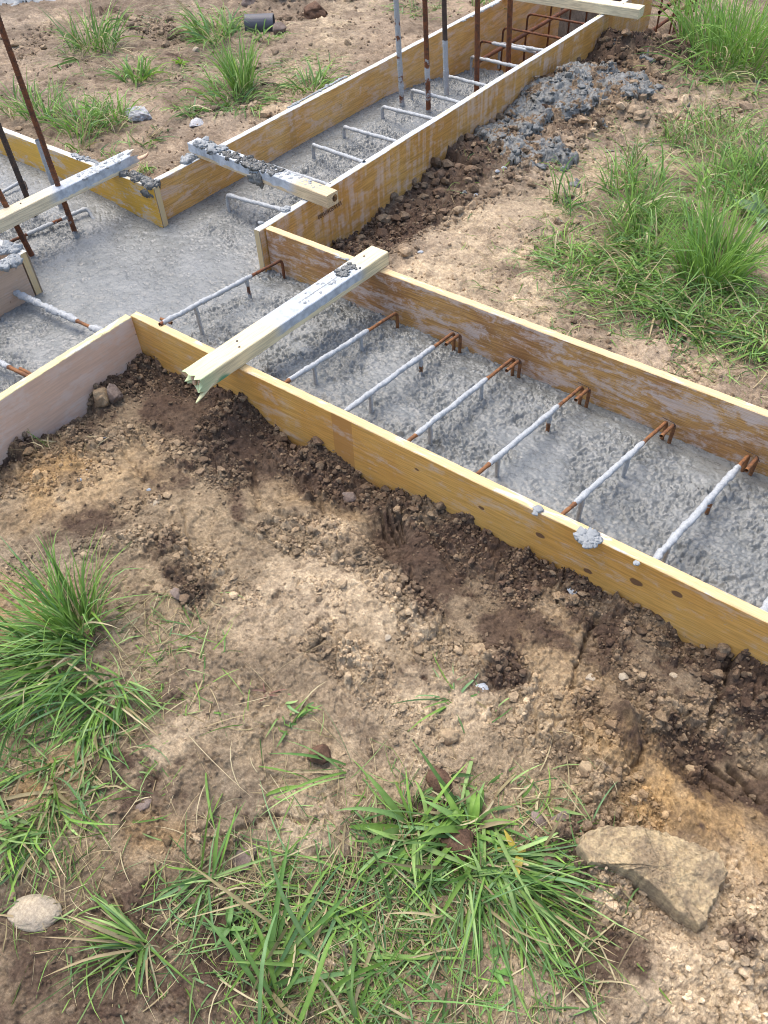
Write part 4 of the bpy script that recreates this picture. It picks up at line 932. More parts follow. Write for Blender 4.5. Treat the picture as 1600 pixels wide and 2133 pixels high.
spill('dried_concrete', 'pale blue grey concrete patch at the top left corner of the photo', [(-60,-30,60,10,.35,1.2),(-80,20,40,15,.2,1)], -6.6, -3.9, 2.0, 4.2, .012, M_LUMP, .02, .45, 1, .05)
# ------------------------------------------------------------------ stones and clods
def stone(name, cat, label, px, py, rpx, mat, seed, sq=(1,.8,.55), sub=4, rough=.3, f=1.2, sink=.25, group=None, rz=None):
    P = on_ground(px, py); d = np.linalg.norm(P-CAM); r = rpx*d/FPX
    V, F = lump(r, seed, sub, rough, f, sq, 0 if sub == 5 and rough < .2 else 9); a = rz if rz is not None else random.random()*6
    Rz = np.array([[math.cos(a), -math.sin(a), 0], [math.sin(a), math.cos(a), 0], [0, 0, 1]]); V = V@Rz.T
    o = link(name, mesh_np(name, V, F, None, [mat]), None, (P[0], P[1], P[2]+r*sq[2]*(1-2*sink)))
    tag(o, label, cat, group); return o
M_PALE = mat_rock('pale_stone', (.44,.37,.27), (.35,.30,.23), 30, .35); M_TANR = mat_rock('tan_clod', (.42,.32,.20), (.30,.21,.13)); M_BRN = mat_rock('brown_clod', (.17,.10,.065), (.10,.06,.04), 30)
M_GRYC = mat_rock('concrete_chunk', (.50,.51,.53), (.40,.40,.41), 30); M_PEB = mat_rock('grey_pebble', (.42,.46,.50), (.34,.37,.40), 60, .3); M_DPEB = mat_rock('grey_brown_clod', (.25,.20,.17), (.16,.12,.10), 20)
stone('stone', 'stone', 'smooth pale rounded stone at the lower left', 75, 1902, 46, M_PALE, 3, (1,.66,.30), 5, .10, .8, .36, rz=.60)
stone('soil_clod', 'clod', 'round dark brown crumbly clod lying on pale soil in the lower middle', 668, 1580, 24, M_BRN, 8, (1,.95,.9), 5, .25, 2.6, .15)
stone('soil_clod', 'clod', 'dark brown clod at the upper edge of the cut grass in the lower middle', 915, 1632, 34, M_BRN, 12, (1,.8,.6), 5, .35, 1.6)
stone('soil_clod', 'clod', 'dark clod showing between the grass blades left of the yellow leaves', 960, 1768, 38, M_BRN, 15, (1,.85,.6), 5, .35, 1.6)
stone('soil_clod', 'clod', 'light brown clod on bare soil right of the round dark clod', 932, 1540, 22, M_TANR, 16, (1,.9,.7), 4, .3, 1.8)
stone('soil_clod', 'clod', 'tan clod below the fan of cracks under the near board', 1000, 1357, 20, M_TANR, 17, (1,.8,.6), 4, .35)
stone('soil_clod', 'clod', 'flat greyish clod at the foot of the near board below its orange strip', 728, 1037, 20, M_DPEB, 19, (1,.8,.5), 4, .3)
stone('soil_clod', 'clod', 'pinkish angular clod beside the greyish one under the near board', 764, 1042, 15, M_TANR, 20, (1,.8,.5), 4, .35)
stone('soil_clod', 'clod', 'small tan clod near the pair of light stones at the crumb ridge', 332, 1232, 17, M_TANR, 22, (1,.8,.6), 4, .35)
stone('soil_clod', 'clod', 'brown clod at the bottom of the dark crumb ridge on the left', 370, 1242, 16, M_DPEB, 23, (1,.8,.7), 4, .4)
stone('soil_clod', 'clod', 'round ochre clod in the hollow at the right', 1437, 1607, 13, M_TANR, 24, (1,.9,.8), 4, .3, 2)
stone('soil_clod', 'clod', 'tan clod lying in the hollow below the long crack', 1223, 1606, 17, M_TANR, 25, (1,.9,.7), 4, .35)
stone('soil_clod', 'clod', 'grey brown clod left of the big slab by the yellow leaves', 1125, 1712, 28, M_DPEB, 26, (1,.6,.4), 4, .35)
stone('soil_clod', 'clod', 'flat grey brown clod touching the upper left corner of the big slab', 1170, 1706, 22, M_DPEB, 27, (1,.7,.45), 4, .35)
stone('soil_clod', 'clod', 'flat clod lying on bare soil right of the left grass mass', 300, 1682, 24, M_DPEB, 28, (1,.5,.3), 4, .25)
stone('soil_clod', 'clod', 'broad flat clod on bare soil in the lower middle left', 512, 1785, 30, M_DPEB, 29, (1,.8,.3), 4, .3)
stone('soil_clod', 'clod', 'ochre clod at the inner corner below the pinkish board', 216, 838, 22, M_TANR, 30, (.8,.9,1), 4, .4, 1.6)
stone('soil_clod', 'clod', 'greyish clod of the corner heap right of the ochre one', 240, 832, 22, M_DPEB, 31, (.8,.9,1), 4, .4, 1.6)
stone('soil_clod', 'clod', 'grey clod with a flat cut side beside the black tube', 582, 70, 14, M_DPEB, 32, (1,.9,.9), 4, .3)
stone('soil_clod', 'clod', 'big grey brown clod above the black tube at the top', 536, 12, 26, M_DPEB, 33, (1,.9,.9), 4, .4, 1.4)
stone('soil_clod', 'clod', 'dark crumbly clod right of the tube at the top', 655, 35, 24, M_BRN, 34, (1,.9,.7), 4, .4, 1.6)
stone('concrete_lump', 'concrete lump', 'pale grey lump of concrete on the soil beside the grass at the upper left', 291, 249, 29, M_GRYC, 41, (1,.75,.5), 5, .32, 1.5, .2, rz=.3)
stone('concrete_lump', 'concrete lump', 'flat grey concrete flake on the soil above the near end of the back beam', 412, 258, 20, M_GRYC, 42, (1,.7,.22), 4, .4, 1.6)
stone('concrete_lump', 'concrete lump', 'small grey green cement splat on the soil right under the near board', 1191, 1230, 15, M_PEB, 43, (1,.8,.3), 4, .6, 2.2)
stone('concrete_lump', 'concrete lump', 'grey cement splat near the root tangle by the pinkish board', 228, 908, 16, M_PEB, 44, (1,.5,.3), 4, .6, 2.2)
stone('concrete_lump', 'concrete lump', 'grey angular cement piece beside the uprooted grass in the middle', 1003, 1437, 17, M_PEB, 45, (1,.8,.3), 4, .4)
for (px, py, r_, lb) in ((808,1330,9,'light pebble right of the pale smooth patch'), (310,1022,6,'tiny blue grey pebble in the soil left of the footprint'), (327,1050,11,'cream pebble left of the footprint'), (166,1002,6,'white pebble on the brown slope below the pinkish board'),
        (180,981,4,'grey bead-like pebble just above the white one'), (1403,1412,10,'cream pebble right of the long crack'), (1230,1414,11,'cream clod-like pebble at the end of the long crack'), (1298,1411,12,'flat brown stone right of the long crack'),
        (273,2010,5,'tiny grey pebble right of the small tuft at the bottom left'), (390,1262,4,'tiny pale pebble by the straw'), (990,205+0,0,''), (992,410,7,'white pebble standing on the heap outside the back beam'), (1050,352,6,'blue grey pebble in the row on the heap edge'),
        (1036,358,5,'grey pebble left in the row on the heap edge'), (1030,371,5,'small lowest pebble of the row on the heap edge'), (525,173,5,'white pebble beside the upright tuft behind the back beam'), (408,108,9,'pinkish pebble under the grass at the upper left'),
        (876,527,6,'grey pebble near the corner where two boards meet'), (1345,1000,0,''), (240,907,0,''), (475,1860,0,''), (1093,345,9,'blue grey stone below the spilled concrete')):
    if r_: stone('pebble', 'pebble', lb, px, py, r_, M_PEB if ('grey' in lb or 'white' in lb) else M_PALE, px % 97, (1,.8,.6), 3, .25, 1.2, .2)

# big flat slab
def slab():
    out = [(1215,1728),(1262,1716),(1325,1718),(1395,1733),(1440,1753),(1500,1775),(1522,1812),(1502,1858),(1479,1898),(1476,1924),(1458,1928),(1420,1905),(1392,1872),(1350,1842),(1318,1812),(1270,1800),(1225,1790),(1205,1760)]
    g = -.128; P = np.array([at(a, b, g+.035)[:2] for a, b in out]); c = P.mean(0)
    n = 260; ang = np.linspace(0, 2*PI, n, endpoint=False)
    # resample the closed outline
    Q = np.vstack([P, P[:1]]); s = np.concatenate([[0], np.cumsum(np.hypot(*np.diff(Q, axis=0).T))]); t = np.linspace(0, s[-1], n, endpoint=False)
    O = np.stack([np.interp(t, s, Q[:,0]), np.interp(t, s, Q[:,1])], 1)
    for _ in range(2): O = (np.roll(O,1,0)+2*O+np.roll(O,-1,0))/4
    O = O+np.stack([fbm(O[:,0], O[:,1], 45, 5, 601, .7), fbm(O[:,0], O[:,1], 45, 5, 602, .7)], 1)*.009
    rings = [(1.0, -.06), (1.01, -.02), (1.008, .0), (1.0, .016), (.985, .028), (.965, .034)]+[(k, None) for k in np.linspace(.95, .03, 90)]
    V = []
    for k, h in rings:
        R_ = c+(O-c)*k; gz = -.130
        if h is None: z = gz+.037+.012*(1-k)+.016*fbm(R_[:,0], R_[:,1], 11, 6, 603, .62)+.008*fbm(R_[:,0], R_[:,1], 70, 5, 605, .7)
        else: z = gz+h+.004*fbm(R_[:,0]*3, R_[:,1]*3, 30, 3, 607)
        V.append(np.column_stack([R_, z if np.ndim(z) else np.full(n, z)]))
    V = np.vstack(V); m_ = len(rings); F = []
    j = np.arange(n)
    for i in range(m_-1): F.append(np.stack([i*n+j, i*n+(j+1) % n, (i+1)*n+(j+1) % n, (i+1)*n+j], 1))
    F = np.vstack(F); V = np.vstack([V, [[c[0], c[1], V[-n:, 2].mean()]]]); F = np.vstack([F, np.stack([(m_-1)*n+j, (m_-1)*n+(j+1) % n, np.full(n, len(V)-1), np.full(n, len(V)-1)], 1)[:0]])
    V[-1-n:-1] = V[-1-n:-1]*.0+V[-1]*1.0+0*V[-1-n:-1]
    o = link('stone_slab', mesh_np('stone_slab', V, F, None, [mat_rock('sandy_slab', (.56,.44,.265), (.33,.255,.165), 20, 1.0)]))
    tag(o, 'big flat sandy slab with a pointed corner and dark gap underneath, lower right', 'slab')
slab()

# black drain tube
def pipe():
    P = on_ground(543, 62); root = empty('pipe_piece', (P[0], P[1], P[2]+.025))
    L = .155; r = .05; ns, nl = 96, 90
    d = np.array([RT[0], RT[1], 0]); d /= np.linalg.norm(d); u = np.array([0,0,1.0]); v = np.cross(d, u)
    def sh(r_, tex):
        s = np.linspace(-L/2, L/2, nl); a = np.linspace(0, 2*PI, ns, endpoint=False); S, A = np.meshgrid(s, a, indexing='ij')
        rr = r_+tex*(.006*(np.maximum(np.abs(np.sin(A*14+S*330)), np.abs(np.sin(A*14-S*330)))-.8))
        X = S[...,None]*d+rr[...,None]*(np.cos(A)[...,None]*v+np.sin(A)[...,None]*u); return X.reshape(-1, 3)
    V1 = sh(r, 1); V2 = sh(r-.004, 0); V = np.vstack([V1, V2]); j = np.arange(ns); F = []
    for o_ in (0, nl*ns):
        for i in range(nl-1): F.append(np.stack([o_+i*ns+j, o_+i*ns+(j+1) % ns, o_+(i+1)*ns+(j+1) % ns, o_+(i+1)*ns+j], 1))
    for i in (0, nl-1): F.append(np.stack([i*ns+j, i*ns+(j+1) % ns, nl*ns+i*ns+(j+1) % ns, nl*ns+i*ns+j], 1))
    t = NT('black_plastic'); t.p.inputs['Base Color'].default_value = (.085,.088,.105,1); t.p.inputs['Roughness'].default_value = .4
    o = link('tube_wall', mesh_np('tube_wall', V, np.vstack(F), None, [t.m]), root)
    tag(root, 'short piece of black tube with a diamond mesh surface, near the top', 'pipe')
pipe()

# ------------------------------------------------------------------ crumbs strewn over the ground
def crumbs():
    Vs, Fs, Cs = [], [], []; off = 0
    def scatter(n, rmin, rmax, rlo, rhi, sub, seed, pw=2.0, base=.02, edge=False):
        nonlocal off
        rg = np.random.default_rng(seed)
        rad = np.sqrt(rg.random(n*6)*(rmax**2-rmin**2)+rmin**2); th = np.radians(60+rg.random(n*6)*136)
        x = rad*np.cos(th); y = rad*np.sin(th); ins, tr = inform(x, y); ok = ~ins & ~tr
        x, y = x[ok], y[ok]
        dA = np.abs(y-YA)+9.0*(y > 1.3); dM = np.maximum(x-XM, 0)+9*(y < 1.8)+9*(x < -2.1); dN = np.abs(x+1.845)+9.0*(y > 1.2)
        dn = segfield(x, y, ROUGH)+1.0*np.exp(-(dA/.07)**2)+1.1*np.exp(-(dM/(.26+.2*sst(2.2,3.2,y)))**4)+.8*np.exp(-(dN/.12)**2); dn = 1.2*sst(.15, .7, dn)
        if edge: dn = np.exp(-(dA/.045)**2)+np.exp(-(dN/.045)**2)+np.exp(-(dM/.06)**2)
        p = (np.clip(dn*(.6+1.2*fbm(x, y, 12, 2, 801)), 0, 1)+base)*(1-.55*sst(.3,.6,segfield(x, y, SP))); k = rg.random(len(x)) < p
        x, y = x[k][:n], y[k][:n]; z, c = soil(x, y)
        Vt, Ft = ICO[sub] if sub else OCT
        m_ = len(x); r = rlo+(rhi-rlo)*rg.random(m_)**pw
        S = r[:, None]*(.65+.6*rg.random((m_, 3))); S[:, 2] *= .8
        ax = rg.normal(size=(m_, 4)); ax /= np.linalg.norm(ax, axis=1)[:, None]; a, b, c_, d = ax.T
        Rm = np.stack([np.stack([1-2*(c_*c_+d*d), 2*(b*c_-a*d), 2*(b*d+a*c_)], 1), np.stack([2*(b*c_+a*d), 1-2*(b*b+d*d), 2*(c_*d-a*b)], 1), np.stack([2*(b*d-a*c_), 2*(c_*d+a*b), 1-2*(b*b+c_*c_)], 1)], 1)
        jit = 1+.75*(rg.random((m_, len(Vt)))-.5)*(1 if sub < 2 else .25)
        if sub >= 2:
            var = np.stack([lump(1, 700+q, sub, .45, 1.5, (1,1,1), 10)[0] for q in range(16)]); V = var[rg.integers(0, 16, m_)]*S[:, None, :]
        else: V = Vt[None]*jit[..., None]*S[:, None, :]; V = np.einsum('nij,nkj->nki', Rm, V)
        V += np.stack([x, y, z+r*.25], 1)[:, None, :]
        col = c*(.8+.55*rg.random(m_))[:, None]*np.array([1.03, 1.0, .97]); col = col+(np.array([.42,.32,.21])-col)*(.45*rg.random(m_)**2)[:, None]
        Vs.append(V.reshape(-1, 3)); Fs.append((Ft[None]+(np.arange(m_)*len(Vt))[:, None, None]).reshape(-1, 3)+off); off += m_*len(Vt)
        Cs.append(np.repeat(col, len(Vt), 0))
    V0, F0 = ico(1); global OCT; OCT = (V0, F0)
    scatter(32000, .25, 2.1, .0011, .0042, 0, 1, 2, .03)
    scatter(12000, .4, 3.0, .0025, .0080, 0, 2, 2.0, .04)
    scatter(20000, 2.0, 5.4, .003, .011, 0, 3, 2, .06)
    scatter(4200, .5, 3.0, .004, .014, 2, 4, 2.2, .004)
    scatter(2600, 2.2, 5.4, .009, .034, 2, 5, 2.0, .005)
    scatter(700, .9, 2.6, .007, .020, 2, 6, 1.6, .0, True)
    o = link('soil_crumbs', mesh_np('soil_crumbs', np.vstack(Vs), np.vstack(Fs), np.vstack(Cs), [M_SOIL], False))
    tag(o, 'loose crumbs of brown and tan soil scattered over the ground', 'soil crumbs', kind='stuff')
crumbs()

# ------------------------------------------------------------------ grass
def dirpx(px, py, dx, dy):
    """horizontal world direction seen as (dx, dy) in the photo at that place"""
    a = at(px, py, -.17); b = at(px+dx, py+dy, -.17); v = (b-a)[:2]; return v/np.hypot(*v)
GREENS = np.array([(.165,.300,.062),(.120,.240,.062),(.210,.360,.070),(.165,.295,.125),(.270,.400,.140),(.090,.180,.050)])
DRY = np.array([(.46,.38,.22),(.38,.30,.17),(.52,.45,.28),(.30,.25,.13)])
def blades(x, y, az, L, el, droop, wd, col, rg, K=7, lift=None, curl=0.0):
    """x,y roots; az heading; el starting elevation; droop total fall of the angle along the blade"""
    n = len(x); z0 = bed(x, y)+.004; s = np.linspace(0, 1, K+1)
    P = np.zeros((n, K+1, 3)); P[:, 0] = np.stack([x, y, z0], 1); cur = curl*rg.normal(size=n)
    dirs = np.zeros((n, K+1, 3))
    kk = (rg.random(n) < .38)*(.5+.9*rg.random(n)); ks = .25+.55*rg.random(n)
    for i in range(K+1):
        e = el-droop*s[i]**1.3-kk*sst(ks-.08, ks+.08, s[i]); a = az+cur*s[i]
        dirs[:, i] = np.stack([np.cos(e)*np.cos(a), np.cos(e)*np.sin(a), np.sin(e)], 1)
    for i in range(1, K+1): P[:, i] = P[:, i-1]+(L/K)[:, None]*(dirs[:, i-1]+dirs[:, i])/2
    g = bed(P[:, 1:, 0].ravel(), P[:, 1:, 1].ravel()).reshape(n, K)+(lift if lift is not None else (.003+.02*rg.random(n)))[:, None]
    P[:, 1:, 2] = np.maximum(P[:, 1:, 2], g)
    T = np.gradient(P, axis=1); T /= np.linalg.norm(T, axis=2)[..., None]+1e-9
    roll = rg.normal(size=n)*.7; upv = np.zeros((n, K+1, 3)); upv[..., 2] = 1
    side = np.cross(T, upv+1e-3); side /= np.linalg.norm(side, axis=2)[..., None]+1e-9; nor = np.cross(side, T)
    side2 = side*np.cos(roll)[:, None, None]+nor*np.sin(roll)[:, None, None]; nor2 = np.cross(side2, T)
    wp = wd[:, None]*np.minimum(1, .55+1.6*s)[None]*(1-s**2.6)[None]+.0002
    V = np.stack([P-side2*wp[..., None]/2, P-nor2*wp[..., None]*.16, P+side2*wp[..., None]/2], 2)   # n,K+1,3,3
    V = V.reshape(-1, 3); base = (np.arange(n)*(K+1)*3)[:, None]; q = []
    for i in range(K):
        for j in range(2): q.append(np.array([i*3+j, i*3+j+1, i*3+3+j+1, i*3+3+j]))
    F = (base[:, :, None]+np.array(q)[None]).reshape(-1, 4)
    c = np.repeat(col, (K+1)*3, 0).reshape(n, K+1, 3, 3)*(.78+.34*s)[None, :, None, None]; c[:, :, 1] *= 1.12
    return V, F, c.reshape(-1, 3)
def emit(name, parts, label, cat='grass', kind=None, group=None):
    off = 0; Vs, Fs, Cs = [], [], []
    for V, F, c in parts: Vs.append(V); Fs.append(F+off); Cs.append(c); off += len(V)
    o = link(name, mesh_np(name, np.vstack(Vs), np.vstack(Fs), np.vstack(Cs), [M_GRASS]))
    tag(o, label, cat, group, kind); return o
def pick(rg, n, dry=.08, bright=0.0):
    c = GREENS[rg.integers(0, len(GREENS), n)].copy()*(.8+.45*rg.random(n))[:, None]
    c = c+(np.array([.26,.44,.08])-c)*bright*rg.random(n)[:, None]**.5
    d = rg.random(n) < dry; c[d] = DRY[rg.integers(0, 4, d.sum())]
    return c
def clump(px, py, n, r, h, hv, wd, lean, leank, el=(60,85), droop=(30,90), seed=0, dry=.06, bright=0, curl=.25, spread=1.0):
    """n blades rooted within r metres of the place seen at (px,py); lean = photo direction they sweep towards"""
    rg = np.random.default_rng(seed); P = on_ground(px, py)
    a = rg.random(n)*2*PI; q = r*np.sqrt(rg.random(n)); x = P[0]+q*np.cos(a); y = P[1]+q*np.sin(a)
    ok = ~(inform(x, y)[0]); x, y, a = x[ok], y[ok], a[ok]; n = len(x)
    d = dirpx(px, py, *lean); vx = spread*np.cos(a+rg.normal(size=n)*.7)+leank*d[0]; vy = spread*np.sin(a+rg.normal(size=n)*.7)+leank*d[1]
    az = np.arctan2(vy, vx); L = h*(1-hv+2*hv*rg.random(n)); e = np.radians(el[0]+(el[1]-el[0])*rg.random(n)); dr = np.radians(droop[0]+(droop[1]-droop[0])*rg.random(n))
    w_ = wd*(.55+.8*rg.random(n))
    return blades(x, y, az, L, e, dr, w_, pick(rg, n, dry, bright), rg, curl=curl)
TUFTS = 'grass tufts'
def mini(px, py, rx, ncl, k, h, wd, lean=None, leank=.6, el=(10,50), droop=(20,70), seed=0, dry=.1, bright=0, rr=.012):
    """many little bunches strewn over a disc, each with a heading of its own"""
    rg = np.random.default_rng(seed+5000); P = on_ground(px, py); out = []
    n = ncl*k; a = rg.random(ncl)*2*PI; q = rx*np.sqrt(rg.random(ncl)); cx = P[0]+q*np.cos(a); cy = P[1]+q*np.sin(a)
    head = rg.random(ncl)*2*PI
    if lean: d = dirpx(px, py, *lean); head = np.arctan2(np.sin(head)+leank*1.6*d[1], np.cos(head)+leank*1.6*d[0])
    ci = np.repeat(np.arange(ncl), k); x = cx[ci]+rg.normal(size=n)*rr; y = cy[ci]+rg.normal(size=n)*rr
    az = head[ci]+rg.normal(size=n)*.75; L = (h*(.5+.9*rg.random(ncl)))[ci]*(.5+.8*rg.random(n))
    e = np.radians(el[0]+(el[1]-el[0])*rg.random(ncl))[ci]+rg.normal(size=n)*.25; dr = np.radians(droop[0]+(droop[1]-droop[0])*rg.random(n))
    ok = ~(inform(x, y)[0]); c = pick(rg, n, dry*1.6, bright)*(.75+.5*rg.random(ncl))[ci][:, None]
    w_ = (wd*(.5+.9*rg.random(ncl)))[ci]*(.6+.7*rg.random(n))
    return blades(x[ok], y[ok], az[ok], L[ok], e[ok], dr[ok], w_[ok], c[ok], rg, curl=.5)
# left foreground mass
emit('grass_tuft', [clump(165,1315,150,.045,.20,.35,.0044,(-.25,-1),.45,(60,86),(5,50),1,.05,.5,.2), clump(120,1350,50,.06,.17,.3,.0055,(-1,-.1),1.0,(35,65),(30,80),2,.04,.4)],
     'tall bright upright grass tuft at the left, on soil below the pinkish board', group=TUFTS)
emit('grass_tuft', [clump(150,1385,150,.07,.19,.3,.0044,(-1,.30),1.5,(20,55),(30,80),3,.05,.15), clump(40,1420,80,.1,.18,.35,.005,(-1,.4),1.2,(20,50),(40,80),6,.06,.1), clump(230,1450,70,.05,.14,.35,.005,(-.3,1),1.2,(20,50),(40,80),5,.12,.05), mini(90,1500,.14,28,6,.15,.0055,(-.6,.9),.8,(5,40),(10,60),4,.12)],
     'wide mass of flattened green grass on the left, swept towards the picture edge', group=TUFTS)
emit('grass_tuft', [mini(60,1650,.11,16,6,.13,.0055,(.2,1),.6,(5,35),(10,60),7,.15), mini(160,1610,.07,9,6,.12,.005,(.2,1),.8,(5,35),(10,60),8,.15), mini(60,1740,.08,9,6,.12,.005,(.5,1),.9,(5,35),(10,60),9,.15)],
     'thinner lying grass below the wide left mass, reaching down the left edge', group=TUFTS)
emit('grass_tuft', [clump(300,1968,30,.010,.14,.35,.0065,(-1,-.12),1.8,(12,40),(10,50),10,.1,.1), clump(302,1970,8,.010,.12,.35,.006,(0,1),1.2,(15,45),(10,50),11,.1)],
     'small spread tuft right of the smooth pale stone at the bottom left', group=TUFTS)
emit('grass_tuft', [clump(430,1840,24,.025,.11,.4,.005,(-.6,.5),1.3,(8,35),(10,50),12,.1), clump(440,1820,8,.02,.14,.3,.006,(.3,-1),1.5,(20,45),(10,40),13,.05)],
     'uprooted wisp of grass on bare soil left of the lower middle clump', group=TUFTS)
emit('grass_tuft', [clump(985,1745,18,.05,.15,.35,.0080,(-1,.05),1.3,(12,45),(20,70),14,.08,.1), clump(860,1740,18,.03,.12,.4,.012,(-1,-.2),.7,(20,60),(30,80),15,.05,.45), clump(1000,1700,6,.03,.19,.3,.011,(-.35,1),1.5,(10,30),(10,30),16,.02), clump(985,1725,14,.02,.10,.3,.013,(0,-1),.6,(40,75),(40,110),17,.02,.45), mini(930,1760,.10,16,6,.10,.006,None,0,(5,40),(10,60),171,.1)],
     'broad-bladed green clump with pale shoots beside the yellow leaves in the lower middle', group=TUFTS)
emit('grass_tuft', [clump(1020,1830,66,.045,.19,.3,.0046,(.55,1),1.5,(8,35),(20,60),18,.04,.0), clump(1080,1820,40,.04,.17,.4,.006,(1,.6),1.4,(10,40),(20,60),19,.04), mini(980,1850,.07,10,6,.12,.005,(.3,1),.6,(5,40),(10,60),191,.1)],
     'dense dark green tuft fanning down and right beside the big slab', group=TUFTS)
emit('grass_tuft', [mini(690,1900,.12,8,6,.12,.0050,None,0,(0,20),(5,50),20,.18), mini(620,1990,.11,7,6,.13,.0065,(.4,-1),.4,(0,25),(5,50),21,.12,.1), mini(850,1940,.14,15,6,.13,.0046,None,0,(0,20),(5,50),22,.22)],
     'tangled cut grass filling the bottom middle of the photo', group=TUFTS)
emit('grass_tuft', [mini(780,2070,.12,10,6,.15,.0055,None,0,(0,25),(5,50),23,.18,.15), clump(600,2080,14,.08,.2,.4,.010,(.5,-1),1.2,(10,45),(10,50),24,.05,.1), mini(960,2060,.11,11,6,.14,.0046,(-.2,1),.3,(0,25),(5,50),25,.22,.05)],
     'long bright blades crossing at the very bottom edge, middle', group=TUFTS)
emit('grass_tuft', [mini(800,1680,.08,12,6,.10,.0045,None,0,(2,30),(5,50),26,.3), mini(1090,1700,.06,9,6,.09,.0045,(1,-.2),.4,(2,30),(5,50),27,.3), clump(720,1600,8,.02,.16,.3,.005,(-1,-.3),1.6,(10,40),(10,40),28,.1)],
     'sparse wisps of grass above the broad-bladed clump, between the two dark clods', group=TUFTS)
emit('grass_tuft', [clump(945,1460,13,.010,.10,.4,.0045,(-1,-.3),.9,(8,35),(30,80),30,.1)], 'little uprooted grass plant with blades spread on ochre soil in the middle', group=TUFTS)
emit('grass_tuft', [mini(110,935,.035,4,5,.07,.004,(-1,.1),.8,(5,35),(10,50),32,.5,.2)], 'few green and dry blades at the foot of the pinkish board', group=TUFTS)
emit('grass_tuft', [mini(600,1480,.04,5,5,.05,.005,None,0,(5,40),(30,80),31,.1,.15)], 'few short wilted blades on pale soil at the centre', group=TUFTS)
# right-hand field
emit('grass_tuft', [clump(1475,590,380,.10,.26,.3,.0046,(-.1,-1),.30,(66,86),(5,60),40,.04,.75), clump(1475,600,70,.10,.18,.3,.005,(-.5,1),.5,(30,70),(40,90),401,.06,.3)], 'tallest bright green tuft in the middle of the right-hand grass', group=TUFTS)
emit('grass_tuft', [mini(1260,540,.22,95,9,.14,.0050,None,0,(10,60),(20,90),41,.14,.35,.03), mini(1380,480,.20,80,9,.17,.0050,(-.3,-1),.4,(30,75),(20,90),42,.1,.5,.03), mini(1320,610,.16,60,8,.13,.0045,(-.3,1),.4,(5,50),(20,90),43,.14,.3,.03)], 'wide dark green grass left of the tallest tuft on the right side', group=TUFTS)
emit('grass_tuft', [mini(1320,390,.15,28,7,.18,.0055,(-.2,-1),.4,(35,80),(10,80),44,.12,.3), mini(1200,430,.10,12,6,.14,.005,(-1,-.3),.4,(20,70),(20,80),45,.12,.1)], 'loose upright grass at the far side of the right-hand patch, below the spilled concrete', group=TUFTS)
emit('grass_tuft', [mini(1560,400,.22,80,8,.18,.0058,(0,-1),.4,(25,80),(10,80),46,.1,.5,.03), mini(1490,300,.25,50,8,.15,.005,(0,-1),.4,(25,80),(10,80),47,.15,.45,.03)], 'broad grass at the right edge above the tallest tuft', group=TUFTS)
emit('grass_tuft', [mini(1540,650,.17,80,8,.14,.0046,(0,1),.4,(5,50),(20,90),48,.16,.35,.03), mini(1440,670,.12,45,8,.14,.005,(-.6,1),.4,(5,45),(20,90),49,.15), mini(1580,730,.08,20,8,.13,.0045,(-.3,1),.5,(5,45),(20,90),50,.15)], 'flattened grass fringe at the right edge just beyond the far board', group=TUFTS)
emit('grass_tuft', [clump(1530,120,460,.30,.34,.3,.0070,(-.15,-1),.35,(62,86),(5,60),51,.05,.75), mini(1540,160,.30,50,8,.18,.006,(0,1),.4,(10,60),(30,80),52,.15,.4)], 'tall pale green grass filling the top right corner', group=TUFTS)
emit('grass_tuft', [clump(1010,600,7,.02,.10,.4,.003,(-1,.3),.8,(20,60),(30,80),54,.3)], 'few dry thin blades on the pale path left of the right-hand grass', group=TUFTS)
emit('grass_tuft', [clump(1180,690,10,.03,.09,.4,.004,(-1,.3),.8,(20,60),(30,80),53,.1)], 'few thin green blades on bare soil close behind the far board', group=TUFTS)
# upper left
emit('grass_tuft', [clump(195,100,130,.12,.20,.35,.0062,(-.2,-1),.4,(45,80),(10,70),60,.12,.3), mini(190,110,.14,16,7,.12,.006,None,0,(5,50),(20,70),601,.2,.2)], 'pale green tuft right of the leaning rebar at the top left', group=TUFTS)
emit('grass_tuft', [clump(95,245,70,.09,.15,.35,.006,(-.2,-1),.4,(45,80),(10,70),61,.2,.35), clump(45,235,40,.08,.14,.35,.006,(-.2,-1),.4,(45,80),(10,70),62,.25,.25)], 'olive tuft left of the leaning rebar behind the bright yellow board', group=TUFTS)
emit('grass_tuft', [clump(170,270,120,.10,.15,.35,.006,(0,-1),.4,(35,80),(10,70),63,.2,.3), clump(240,250,110,.08,.13,.35,.006,(.3,-1),.4,(30,80),(20,80),64,.1,.5), mini(200,265,.12,14,7,.1,.005,None,0,(5,50),(20,70),641,.3,.2)], 'bushy tuft touching the pale lump of concrete at the upper left', group=TUFTS)
emit('grass_tuft', [clump(285,165,70,.08,.12,.35,.010,(0,-1),.4,(35,80),(20,80),65,.1,.5)], 'short broad-leaved tuft above the pale lump of concrete', group=TUFTS)
emit('grass_tuft', [clump(505,190,130,.05,.22,.3,.0058,(-.15,-1),.40,(62,86),(5,50),66,.05,.6), clump(480,200,90,.12,.17,.35,.006,(-1,-.4),.8,(25,65),(20,80),661,.06,.3), clump(500,225,110,.12,.13,.35,.006,(-.2,.8),.5,(10,50),(30,90),67,.1,.15)], 'tall narrow green tuft standing behind the left board of the back beam', group=TUFTS)
emit('grass_tuft', [clump(450,80,130,.12,.18,.35,.008,(-1,-.4),.6,(30,70),(20,80),68,.06,.2), clump(560,80,40,.1,.12,.4,.007,(1,0),.5,(20,60),(30,80),69,.1)], 'dark glossy grass left of the black tube', group=TUFTS)
